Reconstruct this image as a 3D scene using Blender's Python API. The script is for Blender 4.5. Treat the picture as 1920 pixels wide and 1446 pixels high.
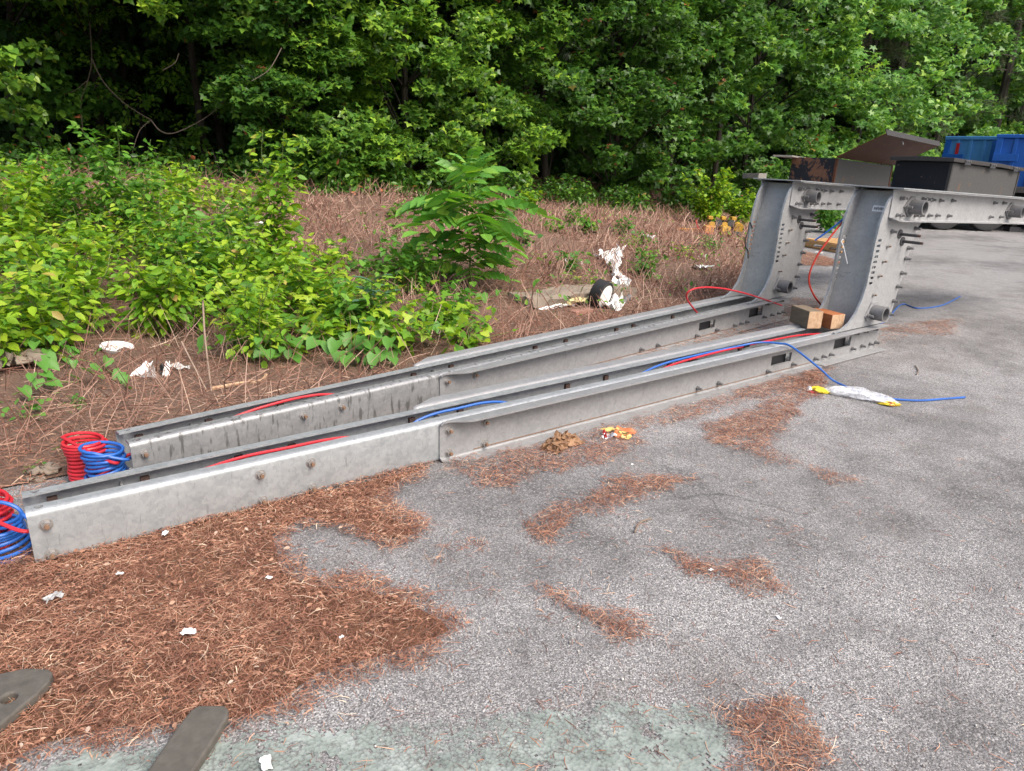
import bpy, bmesh, math, random
import numpy as np
from mathutils import Vector, Matrix
random.seed(7); rng = np.random.default_rng(7)
for o in list(bpy.data.objects): bpy.data.objects.remove(o)
S = bpy.context.scene
COL = S.collection
# ------------------------------------------------------------------ camera
FPX, PITCH, ROLL, HEAD, HC = 1342.0, 0.315442, 0.034409, 0.915391, 1.6
CAMP = np.array([0, 0, HC])
fw = np.array([math.cos(HEAD)*math.cos(PITCH), math.sin(HEAD)*math.cos(PITCH), -math.sin(PITCH)])
rt = np.array([math.sin(HEAD), -math.cos(HEAD), 0.0]); up = np.cross(rt, fw)
cr, sr = math.cos(ROLL), math.sin(ROLL)
rt, up = rt*cr+up*sr, -rt*sr+up*cr
cd = bpy.data.cameras.new('camera'); cam = bpy.data.objects.new('camera', cd); COL.objects.link(cam)
cd.sensor_fit = 'HORIZONTAL'; cd.sensor_width = 36; cd.lens = 36*FPX/1920; cd.clip_start = .05; cd.clip_end = 600
M3 = Matrix((rt, up, -fw)).transposed()
cam.matrix_world = Matrix.Translation(CAMP) @ M3.to_4x4()
S.camera = cam
# ------------------------------------------------------------------ light
SUN_EL, SUN_AZ = math.radians(50), math.radians(-80)      # direction of the sun in the world xy plane
w = bpy.data.worlds.new('World'); S.world = w; w.use_nodes = True
nt = w.node_tree; bgn = nt.nodes['Background']
sky = nt.nodes.new('ShaderNodeTexSky'); sky.sky_type = 'NISHITA'; sky.sun_disc = False
sky.sun_elevation = SUN_EL; sky.sun_rotation = math.radians(90)-SUN_AZ
sky.air_density = 1.0; sky.dust_density = 6.0; sky.ozone_density = 1.0
nt.links.new(sky.outputs[0], bgn.inputs[0]); bgn.inputs[1].default_value = 0.14
sl = bpy.data.lights.new('sun', 'SUN'); so = bpy.data.objects.new('sun', sl); COL.objects.link(so)
sl.energy = 1.5; sl.angle = math.radians(32); sl.color = (1, .96, .9)
sd = Vector((math.cos(SUN_EL)*math.cos(SUN_AZ), math.cos(SUN_EL)*math.sin(SUN_AZ), math.sin(SUN_EL)))
so.rotation_euler = (-sd).to_track_quat('-Z', 'Y').to_euler(); so.location = (0, 0, 30)
S.render.engine = 'CYCLES'
S.view_settings.view_transform = 'Standard'; S.view_settings.look = 'None'
S.view_settings.exposure = 0.8; S.view_settings.gamma = 1
# ------------------------------------------------------------------ pixel helpers (pixels of the 1920x1446 photograph -> points in the place)
def ray(x, y): return fw + rt*(x-960)/FPX + up*(723-y)/FPX
def g(x, y, z=0.0):
    d = ray(x, y); t = (z-HC)/d[2]; return CAMP+d*t
EDGE = np.array([(-14, 2.6), (-3, 3.55), (.43, 3.95), (6.8, 4.65), (10.6, 6.5), (13, 8.4), (17, 11), (24, 13.5), (34, 14), (60, 14)], float)
def tdist(x, y):
    x = np.atleast_1d(np.asarray(x, float)); y = np.atleast_1d(np.asarray(y, float))
    best = np.full(x.shape, 1e9); sg = np.ones(x.shape)
    for a, b in zip(EDGE[:-1], EDGE[1:]):
        d = b-a; L = d@d; t = np.clip(((x-a[0])*d[0]+(y-a[1])*d[1])/L, 0, 1)
        dx = x-a[0]-t*d[0]; dy = y-a[1]-t*d[1]; q = np.hypot(dx, dy); s = np.sign(d[0]*(y-a[1])-d[1]*(x-a[0]))
        m = q < best; best[m] = q[m]; sg[m] = s[m]
    return best*sg
def hgt(x, y):
    t = np.clip(tdist(x, y)/9.5, 0, 1); b = t*t*(3-2*t)*.85
    x = np.atleast_1d(np.asarray(x, float)); y = np.atleast_1d(np.asarray(y, float))
    return b + np.clip(t*6, 0, 1)*.035*(np.sin(x*2.1+y*1.3)+np.sin(x*.9-y*2.7+1)+np.sin(x*4.3+2)*np.sin(y*3.9)*.7+1.2)
def at(px, py):
    d = ray(px, py); d = d/np.linalg.norm(d)
    for s in np.arange(2, 60, .02):
        P = CAMP+d*s
        if P[2] < hgt(P[0], P[1])[0]: break
    P[2] = hgt(P[0], P[1])[0]; return P
def yhor(px): return 285.0+math.tan(ROLL)*(px-960)
def colD(px, D):
    d = ray(px, yhor(px)); P = CAMP+d*D; return float(P[0]), float(P[1])
# ------------------------------------------------------------------ node helpers
def mat(name):
    m = bpy.data.materials.new(name); m.use_nodes = True; t = m.node_tree; t.nodes.clear()
    out = t.nodes.new('ShaderNodeOutputMaterial'); return m, t, out
def nd(t, typ, **kw):
    n = t.nodes.new('ShaderNode'+typ)
    for k, v in kw.items():
        if k.startswith('i_'): n.inputs[k[2:].replace('_', ' ')].default_value = v
        else: setattr(n, k, v)
    return n
def ramp(t, fac, stops, interp='LINEAR'):
    r = t.nodes.new('ShaderNodeValToRGB'); r.color_ramp.interpolation = interp; e = r.color_ramp.elements
    while len(e) < len(stops): e.new(.5)
    for k, (p, c) in enumerate(stops): e[k].position = p; e[k].color = (*c, 1) if len(c) == 3 else c
    t.links.new(fac, r.inputs[0]); return r.outputs[0]
def coords(t, scale=(1, 1, 1), kind='Object'):
    tc = t.nodes.new('ShaderNodeTexCoord'); mp = t.nodes.new('ShaderNodeMapping'); mp.inputs['Scale'].default_value = scale
    t.links.new(tc.outputs[kind], mp.inputs[0]); return mp.outputs[0]
def noise(t, v, sc, det=4, rough=.6, dist=0):
    n = nd(t, 'TexNoise', i_Scale=sc, i_Detail=det, i_Roughness=rough, i_Distortion=dist); t.links.new(v, n.inputs['Vector']); return n.outputs['Fac']
def mixc(t, f, a, b, mode='MIX'):
    m = t.nodes.new('ShaderNodeMix'); m.data_type = 'RGBA'; m.blend_type = mode
    for s, v in ((m.inputs[0], f), (m.inputs[6], a), (m.inputs[7], b)):
        if hasattr(v, 'is_linked'): t.links.new(v, s)
        else: s.default_value = v if isinstance(v, (int, float)) else (*v, 1)
    return m.outputs[2]
def math_(t, op, a, b=0.0):
    m = t.nodes.new('ShaderNodeMath'); m.operation = op
    for s, v in zip(m.inputs, (a, b)):
        if hasattr(v, 'is_linked'): t.links.new(v, s)
        else: s.default_value = v
    return m.outputs[0]
def bump(t, h, strength=.3, dist=.01):
    b = nd(t, 'Bump', i_Strength=strength, i_Distance=dist); t.links.new(h, b.inputs['Height']); return b.outputs[0]
def pbr(t, out, col, rough=.6, metal=0.0, nrm=None, spec=.5):
    p = t.nodes.new('ShaderNodeBsdfPrincipled')
    for n, v in (('Base Color', col), ('Roughness', rough), ('Metallic', metal)):
        if hasattr(v, 'is_linked'): t.links.new(v, p.inputs[n])
        else: p.inputs[n].default_value = (*v, 1) if isinstance(v, tuple) else v
    p.inputs['Specular IOR Level'].default_value = spec
    if nrm is not None: t.links.new(nrm, p.inputs['Normal'])
    t.links.new(p.outputs[0], out.inputs[0]); return p
MAT = {}
def simple(name, col, rough=.6, metal=0, var=.25, sc=30, bmp=.1, spec=.5):
    m, t, o = mat(name); v = coords(t); n = noise(t, v, sc)
    c = mixc(t, n, tuple(x*(1-var) for x in col), tuple(min(1, x*(1+var)) for x in col))
    pbr(t, o, c, rough, metal, bump(t, n, bmp, .004), spec); MAT[name] = m; return m
def island(name, stops, rough=.6, trans=0.0, spec=.3, big=None):
    m, t, o = mat(name); gm = t.nodes.new('ShaderNodeNewGeometry'); c = ramp(t, gm.outputs['Random Per Island'], stops)
    if big:
        v = coords(t, kind='Object'); c = mixc(t, ramp(t, noise(t, v, big[0], 2), [(.35, (0, 0, 0)), (.65, (1, 1, 1))]), c, mixc(t, 1.0, c, big[1], 'MULTIPLY'))
    p = t.nodes.new('ShaderNodeBsdfPrincipled'); t.links.new(c, p.inputs['Base Color']); p.inputs['Roughness'].default_value = rough
    p.inputs['Specular IOR Level'].default_value = spec
    if trans:
        tr = t.nodes.new('ShaderNodeBsdfTranslucent'); t.links.new(mixc(t, 1.0, c, (1.25, 1.2, .5), 'MULTIPLY'), tr.inputs[0])
        mx = t.nodes.new('ShaderNodeMixShader'); mx.inputs[0].default_value = trans
        t.links.new(p.outputs[0], mx.inputs[1]); t.links.new(tr.outputs[0], mx.inputs[2]); t.links.new(mx.outputs[0], o.inputs[0])
    else: t.links.new(p.outputs[0], o.inputs[0])
    MAT[name] = m; return m
# ------------------------------------------------------------------ materials
def m_asphalt():
    m, t, o = mat('asphalt'); v = coords(t)
    vo = nd(t, 'TexVoronoi', i_Scale=150.0); t.links.new(v, vo.inputs['Vector'])
    vo2 = nd(t, 'TexVoronoi', i_Scale=230.0); t.links.new(v, vo2.inputs['Vector'])
    sep = t.nodes.new('ShaderNodeSeparateColor'); t.links.new(vo.outputs['Color'], sep.inputs[0])
    sep2 = t.nodes.new('ShaderNodeSeparateColor'); t.links.new(vo2.outputs['Color'], sep2.inputs[0])
    big = noise(t, v, .55, 5, .6, .4); mid = noise(t, v, 3.2, 5, .65, .3); fine = noise(t, v, 60, 3)
    dark = ramp(t, sep.outputs[0], [(0, (.055, .052, .052)), (.5, (.105, .101, .101)), (.82, (.165, .16, .16)), (1, (.33, .32, .315))])
    lite = ramp(t, sep2.outputs[1], [(0, (.1, .097, .097)), (.4, (.21, .205, .206)), (.75, (.33, .322, .322)), (1, (.55, .54, .53))])
    f = math_(t, 'ADD', math_(t, 'MULTIPLY', big, 1.1), math_(t, 'MULTIPLY', mid, .7))
    f = ramp(t, f, [(.70, (.15, .15, .15)), (1.06, (.95, .95, .95))])
    c = mixc(t, f, dark, lite)
    c = mixc(t, ramp(t, noise(t, v, 1.3, 4, .6), [(.56, (0, 0, 0)), (.75, (.35, .35, .35))]), c, (.12, .1, .085), 'MIX')
    # cracks
    wv = t.nodes.new('ShaderNodeVectorMath'); wv.operation = 'ADD'
    nn = nd(t, 'TexNoise', i_Scale=1.5, i_Detail=3.0); t.links.new(v, nn.inputs['Vector']); t.links.new(v, wv.inputs[0]); t.links.new(nn.outputs['Color'], wv.inputs[1])
    ck = nd(t, 'TexVoronoi', i_Scale=.33, feature='DISTANCE_TO_EDGE'); t.links.new(wv.outputs[0], ck.inputs['Vector'])
    cm = ramp(t, ck.outputs['Distance'], [(0, (.5, .5, .5)), (.004, (0, 0, 0))])
    c = mixc(t, math_(t, 'MULTIPLY', cm, ramp(t, noise(t, v, .8, 2), [(.5, (0, 0, 0)), (.66, (1, 1, 1))])), c, (.03, .03, .03))
    hh = math_(t, 'ADD', math_(t, 'MULTIPLY', vo.outputs['Distance'], -1.0), math_(t, 'MULTIPLY', fine, .4))
    pbr(t, o, c, .85, 0, bump(t, hh, .55, .006), .3); MAT['asphalt'] = m
def m_paint():
    m, t, o = mat('worn_paint'); v = coords(t)
    n = noise(t, v, 26, 6, .75); n2 = noise(t, v, 2.5, 4, .6, .5)
    vo = nd(t, 'TexVoronoi', i_Scale=85.0); t.links.new(v, vo.inputs['Vector'])
    c = ramp(t, noise(t, v, 9, 4, .7), [(.3, (.18, .215, .195)), (.55, (.29, .335, .31)), (.75, (.42, .46, .44))])
    p = pbr(t, o, c, .8, 0, bump(t, vo.outputs['Distance'], .4, .005), .3)
    a = math_(t, 'ADD', math_(t, 'MULTIPLY', n, .55), math_(t, 'ADD', math_(t, 'MULTIPLY', n2, .6), math_(t, 'MULTIPLY', vo.outputs['Distance'], -.25)))
    t.links.new(ramp(t, a, [(.27, (0, 0, 0)), (.48, (.88, .88, .88))]), p.inputs['Alpha']); MAT['worn_paint'] = m
def m_soil(name, a, b, c_):
    m, t, o = mat(name); v = coords(t)
    n = noise(t, v, 4, 6, .7, .3); n2 = noise(t, v, 45, 5, .75, .6)
    c = mixc(t, ramp(t, n2, [(.3, (0, 0, 0)), (.7, (1, 1, 1))]), mixc(t, n, a, b), c_)
    pbr(t, o, c, .95, 0, bump(t, n2, .9, .02), .15); MAT[name] = m
def m_galv(name, lo, hi, drip=0.0, rough=.42, metal=.45, stain=.5, dk=(.1, .1, .1)):
    m, t, o = mat(name); v = coords(t); n = noise(t, v, 9, 5, .65, .4); nf = noise(t, v, 70, 3, .7)
    vs = nd(t, 'TexVoronoi', i_Scale=55.0); t.links.new(v, vs.inputs['Vector'])
    sep = t.nodes.new('ShaderNodeSeparateColor'); t.links.new(vs.outputs['Color'], sep.inputs[0])
    f = math_(t, 'ADD', math_(t, 'MULTIPLY', n, .75), math_(t, 'MULTIPLY', sep.outputs[0], .22))
    c = mixc(t, ramp(t, f, [(.25, (0, 0, 0)), (.75, (1, 1, 1))]), lo, hi)
    v2 = coords(t, (7, 7, 1.2)); dr = noise(t, v2, 5, 5, .75, .2)
    c = mixc(t, ramp(t, dr, [(.60, (0, 0, 0)), (.72, (stain, stain, stain))]), c, dk)
    sc = noise(t, coords(t, (30, 6, 9)), 4, 5, .8, 1.2)
    c = mixc(t, ramp(t, sc, [(.59, (0, 0, 0)), (.65, (.65, .65, .65))]), c, (.14, .15, .16))
    if drip:
        bl = noise(t, coords(t, (14, 14, 3.0)), 2.6, 3, .5); c = mixc(t, ramp(t, bl, [(.56, (0, 0, 0)), (.64, (drip, drip, drip))]), c, (.09, .09, .085))
    r = ramp(t, nf, [(.3, (rough-.08,)*3), (.7, (rough+.15,)*3)])
    pbr(t, o, c, r, metal, bump(t, math_(t, 'ADD', nf, math_(t, 'MULTIPLY', n, 2.0)), .06, .004), .5); MAT[name] = m
m_asphalt(); m_paint()
m_soil('bank_soil', (.06, .038, .028), (.14, .09, .067), (.25, .165, .125))
m_soil('litter_mat', (.08, .04, .026), (.16, .08, .05), (.3, .155, .095))
m_galv('galv', (.275, .295, .308), (.42, .442, .455), metal=.3, stain=.6)
m_galv('galv_side', (.24, .243, .25), (.335, .338, .345), stain=.35, metal=.2)
m_galv('galv_dirty', (.25, .255, .26), (.38, .385, .39), drip=.75)
m_galv('galv_beam', (.29, .295, .3), (.4, .405, .41), stain=.35, metal=.22)
m_galv('galv_plate', (.29, .3, .292), (.39, .4, .392), stain=.4, metal=.05)
simple('steel_bolt', (.36, .35, .34), .45, .6, .35, 90)
simple('rusty_bolt', (.09, .055, .045), .8, .2, .5, 90)
simple('rust_line', (.2, .12, .075), .9, 0, .5, 60)
simple('dark_steel', (.07, .07, .075), .55, .5, .4, 60)
simple('pipe_steel', (.2, .2, .205), .5, .5, .3, 50)
simple('red_hose', (.52, .022, .035), .42, 0, .3, 9, .05)
simple('orange_hose', (.45, .03, .015), .4, 0, .15, 12, .02)
simple('blue_hose', (.022, .12, .45), .42, 0, .3, 9, .05)
simple('black_rubber', (.02, .02, .022), .7, 0, .4, 40)
simple('white_plastic', (.75, .76, .76), .5, 0, .12, 30)
simple('foam_white', (.8, .8, .78), .8, 0, .1, 60, .5)
simple('yellow_foam', (.55, .47, .25), .9, 0, .25, 40, .5)
simple('concrete', (.23, .19, .15), .95, 0, .35, 12, .6)
simple('brick', (.3, .16, .12), .95, 0, .3, 40, .5)
simple('machine_yellow', (.45, .26, .03), .6, 0, .6, 14)
simple('machine_orange', (.5, .22, .06), .6, 0, .35, 20)
simple('machine_black', (.025, .025, .025), .6, 0, .5, 20)
simple('bin_blue', (.012, .11, .45), .45, 0, .25, 6, .03)
simple('bin_blue_light', (.08, .28, .6), .5, 0, .2, 6, .03)
simple('tape_red', (.5, .02, .03), .4)
simple('rim_grey', (.4, .4, .39), .5, .3)
simple('bark', (.045, .037, .03), .95, 0, .45, 14, .8)
simple('twig', (.2, .155, .12), .9, 0, .3, 30, .3)
simple('vine_bark', (.13, .1, .08), .9, 0, .3, 30, .3)
simple('dead_twig', (.3, .22, .17), .9, 0, .3, 30, .3)
simple('fork_steel', (.115, .105, .09), .7, .25, .45, 30, .5)
simple('green_stem', (.12, .16, .04), .7, 0, .3, 30)
simple('yellow_film', (.72, .55, .03), .4, 0, .1, 30)
simple('orange_film', (.5, .16, .06), .35, 0, .15, 30)
simple('ink_black', (.02, .02, .02), .5)
simple('label_yellow', (.66, .5, .16), .4)
simple('silver_film', (.6, .6, .62), .25, .7, .2, 30)
def m_paper():
    m, t, o = mat('brown_paper'); v = coords(t); n = noise(t, v, 14, 4, .6)
    pbr(t, o, ramp(t, n, [(.3, (.12, .06, .03)), (.6, (.3, .17, .09)), (.8, (.42, .27, .16))]), .7, 0, bump(t, n, .4, .01)); MAT['brown_paper'] = m
m_paper()
def m_rustpaint(name, paint, rust, thr, rough=.6):
    m, t, o = mat(name); v = coords(t); n = noise(t, v, 7, 7, .75, .3)
    f = ramp(t, n, [(thr, (0, 0, 0)), (thr+.05, (1, 1, 1))]); n2 = noise(t, v, 40, 4, .7)
    c = mixc(t, f, mixc(t, n2, tuple(x*.7 for x in paint), tuple(x*1.5 for x in paint)), mixc(t, n2, tuple(x*.6 for x in rust), tuple(x*1.5 for x in rust)))
    pbr(t, o, c, rough, 0, bump(t, math_(t, 'ADD', f, n2), .25, .004), .2); MAT[name] = m
m_rustpaint('box_black_rusty', (.013, .015, .02), (.13, .065, .04), .5)
m_rustpaint('box_black', (.011, .012, .016), (.15, .1, .08), .66)
m_rustpaint('box_grey', (.066, .066, .065), (.12, .075, .05), .6)
m_rustpaint('lid_brown', (.085, .034, .018), (.13, .06, .034), .56)
m_rustpaint('lid_dark', (.042, .04, .039), (.09, .06, .045), .62)
m_rustpaint('chassis_black', (.02, .02, .02), (.06, .04, .03), .66)
def m_wood(name, a, b, sc=(3, 40, 40)):
    m, t, o = mat(name); v = coords(t, sc); n = noise(t, v, 2.2, 6, .65, .5); n2 = noise(t, coords(t), 18, 4)
    c = mixc(t, ramp(t, n, [(.3, (0, 0, 0)), (.7, (1, 1, 1))]), a, b); c = mixc(t, math_(t, 'MULTIPLY', n2, .4), c, tuple(x*.45 for x in a))
    pbr(t, o, c, .85, 0, bump(t, n, .4, .004), .2); MAT[name] = m
m_wood('wood_weathered', (.16, .125, .09), (.26, .21, .155)); m_wood('wood_end', (.42, .25, .14), (.68, .5, .34), (14, 14, 14))
m_wood('wood_orange', (.3, .1, .04), (.5, .2, .085)); m_wood('wood_pale', (.52, .3, .13), (.68, .44, .22), (20, 2, 20)); m_wood('wood_grey', (.22, .2, .175), (.36, .34, .3))
def m_film():
    m, t, o = mat('clear_film'); v = coords(t); n = noise(t, v, 22, 4)
    p = pbr(t, o, (.85, .87, .9), .25, 0, bump(t, n, .3, .01)); t.links.new(ramp(t, n, [(.35, (.2,)*3), (.65, (.7,)*3)]), p.inputs['Alpha']); MAT['clear_film'] = m
m_film()
island('needle', [(0, (.13, .058, .04)), (.3, (.3, .14, .088)), (.6, (.43, .215, .138)), (.85, (.54, .32, .215)), (.97, (.66, .46, .31)), (1, (.78, .66, .5))], .75, spec=.25, big=(7.0, (.68, .62, .64)))
island('chip', [(0, (.06, .035, .026)), (.4, (.17, .085, .055)), (.7, (.34, .17, .11)), (.95, (.4, .24, .16)), (1, (.46, .36, .29))], .8, spec=.2)
island('dry_stem', [(0, (.17, .095, .07)), (.4, (.28, .17, .13)), (.8, (.4, .27, .21)), (1, (.58, .44, .34))], .85, spec=.15, big=(1.1, (.75, .62, .6)))
island('leaf_shrub', [(0, (.08, .21, .02)), (.35, (.19, .38, .03)), (.75, (.33, .5, .03)), (.97, (.43, .54, .05)), (1, (.5, .34, .12))], .45, .38, .4, big=(2.2, (.8, .88, .9)))
island('leaf_shrub_deep', [(0, (.06, .18, .02)), (.5, (.11, .28, .035)), (1, (.2, .38, .045))], .45, .35, .4)
island('leaf_vine', [(0, (.06, .18, .03)), (.5, (.1, .27, .045)), (1, (.19, .37, .06))], .45, .35, .4)
island('leaf_sapling', [(0, (.07, .22, .035)), (.6, (.14, .35, .05)), (1, (.28, .47, .06))], .42, .35, .4)
island('leaf_blue', [(0, (.06, .15, .09)), (1, (.12, .24, .15))], .5, .3, .4)
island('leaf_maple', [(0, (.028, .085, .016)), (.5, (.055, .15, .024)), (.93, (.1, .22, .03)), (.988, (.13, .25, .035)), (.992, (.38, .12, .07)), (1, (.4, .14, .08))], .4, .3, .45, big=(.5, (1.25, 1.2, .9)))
island('leaf_gum', [(0, (.06, .17, .04)), (.5, (.11, .27, .06)), (.9, (.19, .37, .065)), (1, (.3, .47, .08))], .4, .32, .45, big=(.45, (1.3, 1.2, .85)))
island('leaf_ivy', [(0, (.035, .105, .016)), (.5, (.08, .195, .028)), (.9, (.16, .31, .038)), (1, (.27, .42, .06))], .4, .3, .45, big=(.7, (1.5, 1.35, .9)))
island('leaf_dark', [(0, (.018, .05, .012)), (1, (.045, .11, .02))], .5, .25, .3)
island('needle_pine', [(0, (.06, .085, .05)), (.6, (.1, .13, .075)), (1, (.17, .16, .09))], .6, .1, .3)
island('grass', [(0, (.07, .14, .02)), (.7, (.12, .22, .03)), (1, (.28, .28, .1))], .6, .25, .3)
island('stone', [(0, (.2, .18, .17)), (.6, (.36, .34, .32)), (1, (.6, .58, .55))], .8, spec=.3)
# ------------------------------------------------------------------ mesh helpers
class MB:
    def __init__(s): s.v = []; s.f = []
    def add(s, vs, fs):
        k = len(s.v); s.v += [tuple(map(float, p)) for p in vs]; s.f += [tuple(i+k for i in q) for q in fs]; return s
    def box(s, x0, x1, y0, y1, z0, z1, M=None):
        vs = [Vector(p) for p in ((x0, y0, z0), (x1, y0, z0), (x1, y1, z0), (x0, y1, z0), (x0, y0, z1), (x1, y0, z1), (x1, y1, z1), (x0, y1, z1))]
        if M: vs = [M @ p for p in vs]
        return s.add(vs, [(0, 3, 2, 1), (4, 5, 6, 7), (0, 1, 5, 4), (1, 2, 6, 5), (2, 3, 7, 6), (3, 0, 4, 7)])
    def loft(s, rings, caps=True, closed=True):
        n = len(rings[0]); k = len(s.v)
        for r in rings: s.v += [tuple(map(float, p)) for p in r]
        for i in range(len(rings)-1):
            for j in range(n if closed else n-1):
                a = k+i*n+j; b = k+i*n+(j+1) % n; s.f.append((a, b, b+n, a+n))
        if caps: s.f.append(tuple(range(k+n-1, k-1, -1))); s.f.append(tuple(k+(len(rings)-1)*n+j for j in range(n)))
        return s
    def tube(s, pts, rad, seg=8, caps=True):
        P = [Vector(p) for p in pts]; R = rad if isinstance(rad, (list, tuple)) else [rad]*len(P); rings = []; nrm = None
        for i, p in enumerate(P):
            d = (P[min(i+1, len(P)-1)]-P[max(i-1, 0)]).normalized()
            if nrm is None: nrm = d.orthogonal().normalized()
            nrm = (nrm-d*nrm.dot(d)); nrm = nrm.normalized() if nrm.length > 1e-6 else d.orthogonal().normalized()
            b = d.cross(nrm); rings.append([p+(nrm*math.cos(a)+b*math.sin(a))*R[i] for a in (2*math.pi*j/seg for j in range(seg))])
        return s.loft(rings, caps)
    def cyl(s, p0, p1, r, seg=12): return s.tube([p0, p1], r, seg)
    def ext(s, pts, f0, f1):     # polygon of 2-D points, f0/f1 map (a,b) to 3-D
        return s.loft([[f0(*p) for p in pts], [f1(*p) for p in pts]])
    def mesh(s, name):
        me = bpy.data.meshes.new(name); me.from_pydata(s.v, [], s.f); me.validate(); bm = bmesh.new(); bm.from_mesh(me)
        bmesh.ops.recalc_face_normals(bm, faces=bm.faces); bm.to_mesh(me); bm.free(); return me
    def build(s, name, m, parent=None, smooth=False, bevel=0, loc=None):
        return link(name, s.mesh(name), m, parent, smooth, bevel, loc)
def link(name, me, m, parent=None, smooth=False, bevel=0, loc=None):
    if m is not None:
        me.materials.clear()
        for q in (m if isinstance(m, (list, tuple)) else [m]): me.materials.append(MAT[q])
    if smooth:
        me.polygons.foreach_set('use_smooth', [True]*len(me.polygons))
        try: me.set_sharp_from_angle(angle=math.radians(40))
        except Exception: pass
    o = bpy.data.objects.new(name, me); COL.objects.link(o); o.parent = parent
    if loc is not None: o.location = loc
    if bevel: b = o.modifiers.new('bevel', 'BEVEL'); b.width = bevel; b.segments = 2; b.limit_method = 'ANGLE'
    return o
def inst(src, parent, loc, rot=None, scale=None, name=None):
    o = src.copy(); COL.objects.link(o); o.parent = parent; o.location = loc
    if name: o.name = name
    if rot is not None: o.rotation_euler = rot
    if scale is not None: o.scale = scale if isinstance(scale, (tuple, list)) else (scale,)*3
    return o
def thing(name, label, cat, loc=(0, 0, 0), rz=0, group=None):
    o = bpy.data.objects.new(name, None); COL.objects.link(o); o.location = loc; o.rotation_euler = (0, 0, rz); o.empty_display_size = .1
    return tag(o, label, cat, group)
def tag(o, label, cat, group=None, kind=None):
    if label: o['label'] = label
    if cat: o['category'] = cat
    if group: o['group'] = group
    if kind: o['kind'] = kind
    return o
def npmesh(name, V, F, m, parent=None):
    me = bpy.data.meshes.new(name); V = np.asarray(V, np.float32); F = np.asarray(F, np.int32); n, k = F.shape
    me.vertices.add(len(V)); me.vertices.foreach_set('co', V.ravel()); me.loops.add(n*k); me.loops.foreach_set('vertex_index', F.ravel())
    me.polygons.add(n); me.polygons.foreach_set('loop_start', np.arange(0, n*k, k, dtype=np.int32))
    me.update(calc_edges=True); me.materials.append(MAT[m]); o = bpy.data.objects.new(name, me); COL.objects.link(o); o.parent = parent; return o
def boolcut(o, cut):
    c = bpy.data.objects.new('cut', cut.mesh('cut')); COL.objects.link(c); par = o.parent; o.parent = None
    b = o.modifiers.new('b', 'BOOLEAN'); b.operation = 'DIFFERENCE'; b.object = c; b.solver = 'EXACT'
    bpy.context.view_layer.update(); dg = bpy.context.evaluated_depsgraph_get(); me = bpy.data.meshes.new_from_object(o.evaluated_get(dg))
    o.modifiers.remove(b); o.data = me; o.parent = par; bpy.data.objects.remove(c)
def catmull(P, n=8):
    P = [Vector(p) for p in P]; Q = [P[0]]+P+[P[-1]]; out = []
    for i in range(1, len(Q)-2):
        a, b, c, d = Q[i-1:i+3]
        for k in range(n):
            t = k/n; out.append(.5*((2*b)+(c-a)*t+(2*a-5*b+4*c-d)*t*t+(3*b-a-3*c+d)*t**3))
    out.append(P[-1]); return out
# leaf templates: (verts, quads); leaf grows along +y, normal +z, length 1
T_OV = (np.array([(0, 0, 0), (-.24, .28, .05), (-.23, .62, .03), (0, 1, -.08), (.23, .62, .03), (.24, .28, .05)]), np.array([(0, 3, 2, 1), (0, 5, 4, 3)]))
T_HEART = (np.array([(0, .08, 0), (-.3, -.06, .05), (-.46, .25, .07), (-.3, .65, .03), (0, 1, -.1), (.3, .65, .03), (.46, .25, .07), (.3, -.06, .05), (0, .5, -.02)]), np.array([(0, 8, 2, 1), (8, 4, 3, 2), (8, 6, 5, 4), (0, 7, 6, 8)]))
def star(nl=5, notch=.42, spread=math.radians(250)):
    v = [(0, .18, 0)]; a0 = math.pi/2-spread/2; tips = [a0+spread*i/(nl-1) for i in range(nl)]
    da = spread/(nl-1)/2; pts = []
    for i, a in enumerate(tips):
        L = .8-.14*abs(i-(nl-1)/2); pts.append((a-da, notch if i else .3)); pts.append((a, L))
    pts.append((tips[-1]+da, .3))
    v += [(r*math.cos(a), .18+r*math.sin(a), .03 if r < .5 else -.07) for a, r in pts]
    f = [(0, 1+2*i, 2+2*i, 3+2*i) for i in range(nl)]; return np.array(v), np.array(f)
T_STAR = star(5, .3); T_MAPLE = star(3, .4, math.radians(170)); T_DIA = (np.array([(0, 0, 0), (-.32, .45, .05), (0, 1, -.06), (.32, .45, .05)]), np.array([(0, 3, 2, 1)]))
def leaves(P, D, Nn, size, T):
    """P centres, D tip directions, Nn rough normals, size lengths"""
    tv, tf = T; P = np.asarray(P); D = D/np.linalg.norm(D, axis=1, keepdims=True)
    X = np.cross(D, Nn); X /= np.linalg.norm(X, axis=1, keepdims=True)+1e-9; Z = np.cross(X, D)
    s = np.asarray(size)[:, None, None]; t = tv[None]*s
    V = P[:, None]+t[..., 0:1]*X[:, None]+t[..., 1:2]*D[:, None]+t[..., 2:3]*Z[:, None]
    n, k = V.shape[:2]; F = (tf[None]+(np.arange(n)*k)[:, None, None]).reshape(-1, tf.shape[1]); return V.reshape(-1, 3), F
def joinVF(L):
    V = []; F = []; k = 0
    for v, f in L: V.append(v); F.append(f+k); k += len(v)
    return np.concatenate(V), np.concatenate(F)
def rdir(n, up_=0.0, spread=1.0):
    d = rng.normal(size=(n, 3)); d[:, 2] = d[:, 2]*spread+up_; return d/(np.linalg.norm(d, axis=1, keepdims=True)+1e-9)
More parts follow.
